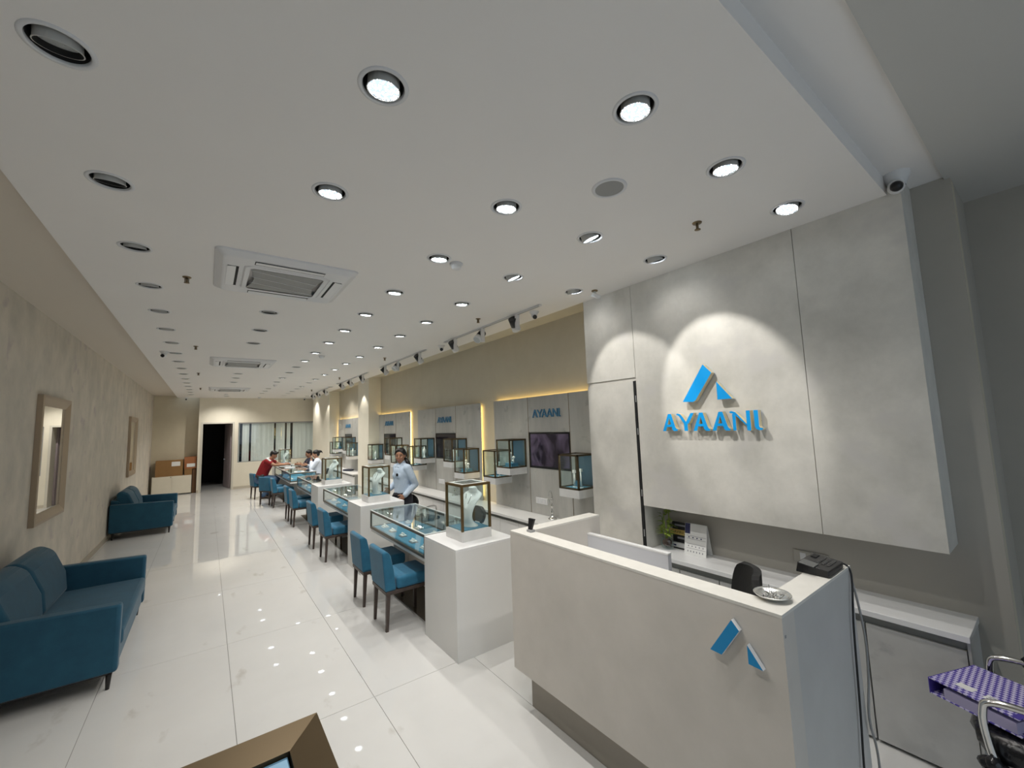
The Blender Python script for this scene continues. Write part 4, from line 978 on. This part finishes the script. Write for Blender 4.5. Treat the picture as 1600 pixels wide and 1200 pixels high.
# ------------------------------------------------------------------ blue chairs
def blue_chair():
    r = D.objects.new('counter_chair', None); COL.objects.link(r); ORG[r.as_pointer()] = (0, 0, 0)
    # faces +x, origin at centre of the four legs on the floor
    for sx, sy_, back in ((-.205, -.17, 1), (-.205, .17, 1), (.205, -.17, 0), (.205, .17, 0)):
        tp_ = .018; bt_ = .012; ox = -.012 if back else .0
        vs = []
        for z, hw, dx in ((0, bt_, ox), (.33, tp_, 0)):
            for a_, b2_ in ((-1, -1), (1, -1), (1, 1), (-1, 1)): vs.append((sx+dx+a_*hw, sy_+b2_*hw, z))
        MB().add(vs, [(0, 1, 2, 3), (4, 5, 6, 7), (0, 1, 5, 4), (1, 2, 6, 5), (2, 3, 7, 6), (3, 0, 4, 7)]).build('leg', M_wood, r)
    MB().box((-.235, -.20, .33), (.23, .20, .362)).build('seat_frame', M_wood, r, bevel=.003)
    MB().box((-.13, -.205, .362), (.24, .205, .475)).build('seat', M_blue2, r, bevel=.03, seg=4)
    MB().prism([(-.240, -.205, .362), (-.135, -.205, .362), (-.158, -.205, .55), (-.195, -.205, .70), (-.232, -.205, .735), (-.272, -.205, .725)], (0, .41, 0)).build('backrest', M_blue2, r, bevel=.018, seg=3)
    return r
ch = blue_chair()
spots = [(1.625, 4.15, 0, 'blue velvet chair nearest the reception desk, pushed to nearest glass counter'), (1.625, 4.85, 0, 'blue velvet chair second from the front, at nearest glass counter'),
         (1.655, 6.76, 0, 'third blue velvet chair from the front, at second glass counter'), (1.655, 7.62, 0, 'fourth blue velvet chair from the front, at second glass counter'),
         (1.665, 9.57, 0, 'fifth blue velvet chair from the front, at third glass counter'), (1.665, 10.27, 0, 'sixth blue velvet chair from the front, at third glass counter'),
         (1.63, 12.35, 0, 'seventh blue velvet chair from the front, at fourth glass counter'), (1.47, 12.98, .55, 'blue velvet chair turned with its back to the aisle, before the man'), (1.34, 14.36, .2, 'blue velvet chair the man in red sits on')]
for i, (x, y, rz, lb) in enumerate(spots):
    o = ch if i == 0 else copy_tree(ch)
    o.location = (x, y, 0); o.rotation_euler[2] = rz; tag(o, lb, 'chair', 'blue counter chairs')

# ------------------------------------------------------------------ sofas
def sofa(y0, y1, label):
    xb, xf = XL+.025, -.49; t = thing('sofa', ((xb+xf)/2, (y0+y1)/2, 0), label, 'sofa', 'blue two seat sofas'); aw = .10
    for yy in (y0+.035, y1-.06):
        for xx in (xf-.05, xb+.06): MB().cyl((xx, yy+.012, .125), (xx-.005, yy+.012, 0), .02, .012, n=10).build('leg', M_blackleg, t)
    box((xb+.03, y0+.03, .11), (xf-.03, y1-.03, .125)).build('base_board', M_blackleg, t)
    MB().box((xb, y0+aw, .125), (xf-.015, y1-aw, .27)).build('base_rail', M_blue, t, bevel=.015)
    for a, b in ((y0, y0+aw), (y1-aw, y1)):
        MB().prism([(xb, a, .125), (xf, a, .125), (xf+.005, a, .61), (xb, a, .645)], (0, b-a, 0)).build('arm', M_blue, t, bevel=.022, seg=3)
    MB().prism([(xb, y0+aw, .27), (xb+.22, y0+aw, .27), (xb+.12, y0+aw, .70), (xb, y0+aw, .72)], (0, y1-y0-2*aw, 0)).build('back_frame', M_blue, t, bevel=.02)
    MB().box((xb+.18, y0+aw+.003, .27), (xf+.012, y1-aw-.003, .40)).build('seat_cushion', M_blue, t, bevel=.035, seg=4)
    mid = (y0+y1)/2
    for a, b in ((y0+aw+.005, mid-.004), (mid+.004, y1-aw-.005)):
        q = MB().prism([(xb+.14, a, .40), (xb+.36, a, .40), (xb+.34, a, .60), (xb+.25, a, .82), (xb+.15, a, .88), (xb+.07, a, .84), (xb+.08, a, .65)], (0, b-a, 0)).build('back_cushion', M_blue, t, bevel=.06, seg=5)
    return t
sofa(4.47, 6.17, 'dark teal two seat sofa in the left foreground under large mirror')
sofa(10.75, 12.2, 'dark teal sofa farther down the left wall under small mirror')

# ------------------------------------------------------------------ wall mirrors
def wall_mirror(y0, y1, z0, z1, label):
    t = thing('wall_mirror', (XL, (y0+y1)/2, z0), label, 'mirror', 'framed wall mirrors'); x0 = XL+.001; fw_ = .11
    for (a, b, c, d) in ((y0, z0, y1, z0), (y1, z0, y1, z1), (y1, z1, y0, z1), (y0, z1, y0, z0)):
        # mitred rail
        cy0, cz0 = (y0+y1)/2, (z0+z1)/2
        ins = lambda y, z, k: (y+(k if y < cy0 else -k), z+(k if z < cz0 else -k))
        o0, o1, i0_, i1_ = (a, b), (c, d), ins(a, b, fw_), ins(c, d, fw_); m0, m1 = ins(a, b, .03), ins(c, d, .03)
        vs = [(x0, *o0), (x0, *o1), (x0+.045, *o0), (x0+.045, *o1), (x0+.05, *m0), (x0+.05, *m1), (x0+.018, *i0_), (x0+.018, *i1_), (x0, *i0_), (x0, *i1_)]
        MB().add(vs, [(0, 1, 3, 2), (2, 3, 5, 4), (4, 5, 7, 6), (6, 7, 9, 8), (8, 9, 1, 0)]).build('frame_rail', M_mframe, t)
    box((x0, y0+fw_-.01, z0+fw_-.01), (x0+.012, y1-fw_+.01, z1-fw_+.01)).build('mirror_glass', M_mirror, t)
wall_mirror(6.40, 7.52, 1.0, 2.37, 'large bronze framed wall mirror above the foreground sofa')
wall_mirror(12.75, 13.9, 1.0, 2.37, 'smaller looking framed wall mirror farther down the left wall')

# ------------------------------------------------------------------ recess cabinet and boxes
t = thing('storage_cabinet', (-.86, 17.62, 0), 'low white two door storage cabinet in the back left recess', 'cabinet')
box((-1.36, 17.46, .03), (-.365, 17.84, .60)).build('body', M_wallb, t)
for a, b in ((-1.355, -.865), (-.86, -.37)): q = box((a, 17.445, .04), (b, 17.459, .595)).build('door', M_wallb, t)
box((-.905, 17.435, .55), (-.885, 17.445, .585)).build('lock', M_greyp, t)
def carton(a, b, m_, label, lab=None):
    t = thing('cardboard_box', ((a[0]+b[0])/2, (a[1]+b[1])/2, a[2]), label, 'box', 'cardboard boxes')
    box(a, b).build('carton', m_, t, bevel=.004)
    box((a[0], (a[1]+b[1])/2-.02, b[2]), (b[0], (a[1]+b[1])/2+.02, b[2]+.0012)).build('tape', M_card2, t)
    if lab: box((lab[0], a[1]-.002, lab[2]), (lab[1], a[1], lab[3])).build('paper_label', M_paper, t)
carton((-1.29, 17.48, .60), (-.6, 17.8, 1.11), M_card, 'large brown cardboard box with white label on storage cabinet', (-.89, -.67, .92, 1.06))
carton((-.345, 17.5, 0), (-.24, 17.8, .78), mat('dark_cardboard', (.13, .065, .03), .8), 'narrow dark cardboard box standing between cabinet and doorway wall')
carton((-.56, 17.5, .60), (-.36, 17.8, .80), M_card, 'small brown box on storage cabinet under the orange box')
carton((-.57, 17.49, .80), (-.245, 17.8, 1.19), M_card2, 'orange brown cardboard box on top of the small box', (-.5, -.28, .86, .97))

# ------------------------------------------------------------------ people
def fuse(parts, voxel, name, mt, parent, smooth=6):
    """parts: list of chains [(point, radius), ...] or ('e', centre, radii, matrix). One continuous remeshed surface."""
    mb = MB()
    for p in parts:
        if p[0] == 'e':
            c, r = p[1], p[2]; tmp = MB().ball((0, 0, 0), r, 20, 14)
            tmp.xf(Matrix.Translation(c) @ (p[3].to_4x4() if len(p) > 3 else Matrix.Identity(4))); mb.add(tmp.v, tmp.f)
        else:
            for i, (c, r) in enumerate(p):
                mb.ball(c, r, 14, 10)
                if i:
                    c0, r0 = p[i-1]
                    if (Vector(c)-Vector(c0)).length > 1e-4: mb.cyl(c0, c, r0, r, n=14)
    og = ORG.get(parent.as_pointer(), (0, 0, 0))
    me = mb.mesh(name, og); o = D.objects.new('tmp', me); COL.objects.link(o)
    q = o.modifiers.new('r', 'REMESH'); q.mode = 'VOXEL'; q.voxel_size = voxel; q.use_smooth_shade = True
    q = o.modifiers.new('s', 'SMOOTH'); q.factor = .5; q.iterations = smooth
    dg = bpy.context.evaluated_depsgraph_get(); me2 = D.meshes.new_from_object(o.evaluated_get(dg)); D.objects.remove(o)
    me2.materials.clear(); me2.materials.append(mt); me2.name = name
    for p in me2.polygons: p.use_smooth = True
    k = D.objects.new(name, me2); COL.objects.link(k); k.parent = parent; ORG[k.as_pointer()] = og
    return k
def V(*a): return Vector(a)
def head_parts(c, fd, k=1.0):
    """c centre of head, fd facing direction"""
    f = Vector(fd).normalized(); up = V(0, 0, 1); l = up.cross(f).normalized(); up = f.cross(l)
    M = Matrix((f, l, up)).transposed(); P = lambda a, b, d: Vector(c)+(f*a+l*b+up*d)*k
    out = [('e', P(-.008, 0, .03), (.094*k, .074*k, .085*k), M), ('e', P(.012, 0, -.03), (.072*k, .060*k, .080*k), M), ('e', P(.03, 0, -.085), (.038*k, .036*k, .028*k), M),
           [(P(.082, 0, .012), .008*k), (P(.098, 0, -.022), .012*k), (P(.088, 0, -.030), .012*k)],
           ('e', P(.055, .035, -.02), (.028*k, .024*k, .024*k), M), ('e', P(.055, -.035, -.02), (.028*k, .024*k, .024*k), M),
           ('e', P(-.005, .074, -.005), (.018*k, .008*k, .028*k), M), ('e', P(-.005, -.074, -.005), (.018*k, .008*k, .028*k), M)]
    return out, P, M
def face(P, M, body, k=1.0, smile=True):
    for s in (-1, 1):
        e = MB().ball((0, 0, 0), (.0045*k, .0105*k, .0042*k), 10, 8).xf(Matrix.Translation(P(.080, s*.029, .008)) @ M.to_4x4()).build('eye', M_eyew, body)
        MB().ball((0, 0, 0), (.006*k, .009*k, .006*k), 8, 6).xf(Matrix.Translation(P(.0835, s*.029, .008)) @ M.to_4x4()).build('iris', M_blackm, e)
        MB().tube([P(.078, s*.048, .026), P(.086, s*.030, .032), P(.087, s*.014, .028)], .0032*k, n=6).build('eyebrow', M_hair, body)
    pts = [P(.075+.014*(1-u*u), u*.027, -.058+(.010*u*u if smile else 0)) for u in (-1, -.5, 0, .5, 1)]
    q = MB().tube(pts, [.003, .0055, .006, .0055, .003], n=8).build('lips', M_lip, body)
    if smile: MB().tube([P(.0785+.0145*(1-u*u), u*.016, -.0565+.007*u*u) for u in (-1, -.5, 0, .5, 1)], .0022, n=6).build('teeth', M_eyew, q)
def hand_parts(wr, fd, pn, k=1.0, curl=.5, thumb=1):
    """wrist point, finger direction, palm normal"""
    f = Vector(fd).normalized(); n = Vector(pn); n = (n-f*n.dot(f)).normalized(); l = n.cross(f)
    W = Vector(wr); out = []
    M = Matrix((f, l, n)).transposed()
    out.append(('e', W+f*.048*k, (.052*k, .040*k, .015*k), M))
    for i, (o, L_) in enumerate(((-.030, .058), (-.010, .074), (.011, .078), (.031, .070))):
        b = W+f*(.085*k)+l*(o*k); a1 = curl*.5
        p1 = b+(f*math.cos(a1)+n*math.sin(a1))*(L_*.5*k); a2 = curl*1.4; p2 = p1+(f*math.cos(a2)+n*math.sin(a2))*(L_*.5*k)
        out.append([(b-f*.02, .010*k), (p1, .0088*k), (p2, .0075*k)])
    b = W+f*.025*k+l*(.034*thumb*k); p1 = b+(f*.7+l*.7*thumb+n*.2).normalized()*.035*k; p2 = p1+(f*.9+l*.3*thumb+n*.35).normalized()*.03*k
    out.append([(b, .013*k), (p1, .011*k), (p2, .009*k)])
    return out

# --- standing woman
def standing_woman():
    bx, by = 2.44, 6.20
    t = thing('person', (bx, by, 0), 'smiling person standing behind the counter in pale blue shirt and black trousers', 'person')
    F = V(-.98, -.20, 0).normalized(); L_ = V(0, 0, 1).cross(F)
    B = lambda f, l, z: V(bx, by, 0)+F*f+L_*l+V(0, 0, z)
    hc = B(.03, .0, 1.462); fd = V(-.60, -.80, -.06)
    hp, P, M = head_parts(hc, fd, .97)
    sh = 1.275
    el_n, wr_n = B(-.11, .185, 1.03), B(.08, .18, .885)
    el_f, wr_f = B(-.04, -.22, 1.04), B(.10, -.19, .96)
    body = [[(B(0, 0, .88), .085), (B(0, 0, 1.02), .08), (B(.01, 0, 1.18), .09), (B(0, 0, 1.29), .07), (B(.0, 0, 1.35), .045), (B(.02, 0, 1.42), .045)],
            [(B(0, .13, sh), .05), (el_n, .038), (wr_n, .027)], [(B(0, -.13, sh), .05), (el_f, .038), (wr_f, .027)],
            [(B(0, .085, .85), .085), (B(.01, .085, .46), .055), (B(-.01, .085, .08), .038)], [(B(0, -.085, .85), .085), (B(.01, -.085, .46), .055), (B(-.01, -.085, .08), .038)]]+hp
    body += hand_parts(wr_n, F*.8+V(0, 0, -.6)-L_*.15, -L_, .95, .7, 1)+hand_parts(wr_f, F*.8+V(0, 0, -.5), L_, .95, .6, -1)
    bo = fuse(body, .0065, 'body', M_skin, t, 3); face(P, M, bo, .97)
    shirt = [('e', B(.005, 0, 1.20), (.118, .168, .16), Matrix((F, L_, V(0, 0, 1))).transposed()), ('e', B(.05, .055, 1.17), (.08, .07, .075), Matrix((F, L_, V(0, 0, 1))).transposed()), ('e', B(.05, -.055, 1.17), (.08, .07, .075), Matrix((F, L_, V(0, 0, 1))).transposed()),
             [(B(0, .04, 1.16), .115), (B(0, .03, .98), .105), (B(0, .025, .90), .108)], [(B(0, -.04, 1.16), .115), (B(0, -.03, .98), .105), (B(0, -.025, .90), .108)],
             [(B(0, -.10, 1.30), .05), (B(0, .10, 1.30), .05)], [(B(0, 0, 1.31), .064), (B(.004, 0, 1.358), .056)],
             [(B(0, .14, sh), .068), (B(-.05, .19, 1.14), .058), (el_n, .052), (el_n*.3+wr_n*.7, .042), (wr_n*.95+el_n*.05, .04)], [(B(0, -.14, sh), .068), (el_f, .052), (wr_f*.95+el_f*.05, .04)]]
    s_ = fuse(shirt, .009, 'shirt', M_shirt, t, 6)
    MB().prism([B(.06, .012, 1.345), B(.09, .06, 1.30), B(.085, .035, 1.27), B(.095, .004, 1.31)], F*.006).build('collar', M_shirt, s_)
    MB().prism([B(.06, -.012, 1.345), B(.09, -.06, 1.30), B(.085, -.035, 1.27), B(.095, -.004, 1.31)], F*.006).build('collar', M_shirt, s_)
    tr = [[(B(0, .06, .82), .128), (B(0, .075, .76), .122), (B(.01, .088, .46), .078), (B(-.01, .088, .09), .06)], [(B(0, -.06, .82), .128), (B(0, -.075, .76), .122), (B(.01, -.088, .46), .078), (B(-.01, -.088, .09), .06)]]
    tr.append(('e', B(0, 0, .88), (.125, .165, .075), Matrix((F, L_, V(0, 0, 1))).transposed()))
    fuse(tr, .010, 'trousers', M_trous, t, 5)
    for s2 in (-1, 1): fuse([[(B(-.05, s2*.085, .04), .036), (B(.06, s2*.088, .036), .034), (B(.14, s2*.09, .028), .026)]], .008, 'shoe', M_shoe, t, 2)
    hr = [('e', P(-.018, 0, .048), (.092, .083, .084), M), [(P(.050, .0, .098), .022), (P(.045, .045, .080), .020), (P(.02, .068, .04), .020)], [(P(.050, .0, .098), .022), (P(.045, -.045, .080), .020), (P(.02, -.068, .04), .020)], [(P(.03, .05, .085), .022), (P(-.01, .07, .05), .024), (P(-.05, .07, .0), .028)], [(P(.03, -.05, .085), .022), (P(-.01, -.07, .05), .024), (P(-.05, -.07, .0), .028)],
          ('e', P(-.06, 0, -.01), (.05, .062, .06), M), ('e', P(-.1, 0, -.01), (.032, .032, .032), M),
          [(P(-.10, 0, -.01), .028), (hc+V(.105, -.03, -.10), .034), (hc+V(.15, -.05, -.22), .033), (hc+V(.175, -.065, -.36), .026), (hc+V(.185, -.07, -.48), .010)]]
    fuse(hr, .007, 'hair', M_hair, t, 4)
    box(B(.135, .07, 1.19)-V(.012, .012, .02), B(.135, .07, 1.19)+V(.012, .012, .02)).build('name_badge', M_black, t)
standing_woman()

# --- seated man in red
def seated_man():
    bx, by = 1.30, 14.20
    t = thing('person', (bx, by, 0), 'person in red shirt with white shoulder stripes leaning over the counter', 'person')
    F = V(.94, -.34, 0).normalized(); L_ = V(0, 0, 1).cross(F)
    B = lambda f, l, z: V(bx, by, 0)+F*f+L_*l+V(0, 0, z)
    hc = B(.33, 0, 1.235); fd = F*.9+V(0, 0, -.42)
    hp, P, M = head_parts(hc, fd, 1.0)
    shL, shR = B(.2, .17, 1.07), B(.2, -.17, 1.07)
    eL, wL = B(.44, .22, .945), B(.66, .10, .935); eR, wR = B(.42, -.22, .95), B(.64, -.09, .94)
    kneeL, kneeR = B(.40, .13, .53), B(.40, -.14, .53); anL, anR = B(.20, .14, .09), B(.12, -.13, .09)
    body = [[(B(0, 0, .58), .13), (B(.08, 0, .80), .12), (B(.17, 0, 1.0), .13), (B(.24, 0, 1.12), .06), (B(.30, 0, 1.17), .055)], [(shL, .055), (eL, .042), (wL, .03)], [(shR, .055), (eR, .042), (wR, .03)],
            [(B(.0, .09, .56), .09), (kneeL, .065), (anL, .045)], [(B(.0, -.09, .56), .09), (kneeR, .065), (anR, .045)]]+hp
    body += hand_parts(wL, F*.9-L_*.35+V(0, 0, .05), -L_+V(0, 0, -.3), 1, .7, 1)+hand_parts(wR, F*.8+L_*.3+V(0, 0, .25), L_+V(0, 0, -.2), 1, .8, -1)
    bo = fuse(body, .008, 'body', M_skin, t, 3); face(P, M, bo, 1, False)
    fuse([[(B(0, .05, .57), .15), (B(.07, .05, .78), .145), (B(.16, .06, .98), .15), (B(.2, .06, 1.06), .10)], [(B(0, -.05, .57), .15), (B(.07, -.05, .78), .145), (B(.16, -.06, .98), .15), (B(.2, -.06, 1.06), .10)],
          [(shL, .082), (shL*.55+eL*.45, .066)], [(shR, .082), (shR*.55+eR*.45, .066)]], .011, 'jersey', M_red, t, 5)
    for s2, sh_, e_ in ((1, shL, eL), (-1, shR, eR)):
        fuse([[(B(.225, s2*.09, 1.155), .030), (sh_+V(0, 0, .075)+L_*s2*.02, .032), (sh_*.6+e_*.4+V(0, 0, .055)+L_*s2*.02, .030)]], .008, 'shoulder_stripe', M_eyew, t, 2)
    fuse([[(B(-.02, .08, .56), .13), (kneeL, .085), (anL+V(0, 0, .02), .065)], [(B(-.02, -.08, .56), .13), (kneeR, .085), (anR+V(0, 0, .02), .065)]], .011, 'jeans', M_jeans, t, 4)
    for an in (anL, anR): fuse([[(an+V(0, 0, -.045)-F*.04, .042), (an+V(0, 0, -.05)+F*.08, .036), (an+V(0, 0, -.055)+F*.16, .028)]], .009, 'shoe', M_shoe, t, 2)
    fuse([('e', P(-.018, 0, .05), (.098, .084, .082), M), ('e', P(-.055, 0, .01), (.055, .074, .075), M), [(P(.06, .04, .09), .03), (P(.07, 0, .10), .03), (P(.06, -.04, .09), .03)]], .008, 'hair', M_hair, t, 3)
    fuse([[(B(.10, -.19, .66), .05), (B(.02, -.21, .62), .055), (B(-.04, -.17, .66), .04)]], .01, 'waist_bag', M_black, t, 3)
seated_man()

def seated_behind(bx, by, label, shirt, trs, skin, hair_kind, Fv, hz, handup=False):
    t = thing('person', (bx, by, 0), label, 'person')
    F = Vector(Fv).normalized(); L_ = V(0, 0, 1).cross(F)
    B = lambda f, l, z: V(bx, by, 0)+F*f+L_*l+V(0, 0, z)
    hc = B(.06, 0, hz); fd = F+V(0, 0, -.25)
    hp, P, M = head_parts(hc, fd, .97); s0 = hz-.20
    shL, shR = B(.02, .15, s0), B(.02, -.15, s0)
    if handup: eL, wL = B(.17, .17, s0-.20), B(.17, .07, s0+.06)
    else: eL, wL = B(.16, .2, s0-.2), B(.30, .12, max(.935, s0-.12))
    eR, wR = B(.16, -.2, s0-.2), B(.30, -.10, max(.935, s0-.12))
    body = [[(B(0, 0, .62), .12), (B(.0, 0, .80), .105), (B(.01, 0, s0-.06), .115), (B(.02, 0, s0+.05), .06), (B(.04, 0, hz-.09), .046)], [(shL, .052), (eL, .04), (wL, .028)], [(shR, .052), (eR, .04), (wR, .028)],
            [(B(0, .09, .60), .085), (B(.27, .10, .55), .06), (B(.22, .1, .10), .042)], [(B(0, -.09, .60), .085), (B(.27, -.10, .55), .06), (B(.22, -.1, .10), .042)]]+hp
    body += hand_parts(wL, V(0, 0, 1)+F*.1 if handup else F, -L_ if not handup else -F, .95, .7, 1)+hand_parts(wR, F, L_, .95, .6, -1)
    bo = fuse(body, .008, 'body', skin, t, 3); face(P, M, bo, .97, False)
    fuse([[(B(0, .04, .66), .125), (B(0, .04, .85), .115), (B(.01, .05, s0-.05), .118), (B(.02, .03, s0+.03), .075)], [(B(0, -.04, .66), .125), (B(0, -.04, .85), .115), (B(.01, -.05, s0-.05), .118), (B(.02, -.03, s0+.03), .075)],
          [(shL, .07), (eL, .054), (eL*.25+wL*.75, .042)], [(shR, .07), (eR, .054), (eR*.25+wR*.75, .042)]], .011, 'shirt', shirt, t, 5)
    fuse([[(B(0, .09, .60), .115), (B(.27, .10, .55), .075), (B(.22, .1, .12), .06)], [(B(0, -.09, .60), .115), (B(.27, -.10, .55), .075), (B(.22, -.1, .12), .06)]], .012, 'trousers', trs, t, 4)
    for s2 in (-1, 1): fuse([[(B(.19, s2*.1, .045), .04), (B(.32, s2*.1, .035), .03)]], .009, 'shoe', M_shoe, t, 2)
    hr = [('e', P(-.020, 0, .05), (.094, .084, .082), M), ('e', P(-.055, 0, .0), (.055, .072, .075), M)]
    if hair_kind == 'bun': hr += [('e', P(-.115, 0, .05), (.045, .045, .045), M), [(P(-.12, 0, .06), .03), (P(-.165, 0, .04), .022), (P(-.185, 0, -.02), .008)]]
    fuse(hr, .008, 'hair', M_hair, t, 3)
    office_chair((bx-F.x*.02, by-F.y*.02, 0), math.atan2(F.y, F.x), 'black swivel chair under the person in %s' % ('white shirt' if hair_kind == 'bun' else 'dark clothes'), 'armless', .50, .80)
seated_behind(2.62, 13.10, 'person in white shirt with hair tied up, hand at mouth, behind far counter', mat('white_shirt', (.66, .72, .82), .8), M_trous, M_skin2, 'bun', (-.97, .22, 0), 1.225, True)
seated_behind(2.56, 13.82, 'person in dark navy clothes bending behind the far counter', M_navyc, M_trous, M_skin, 'short', (-.97, -.2, 0), 1.215)
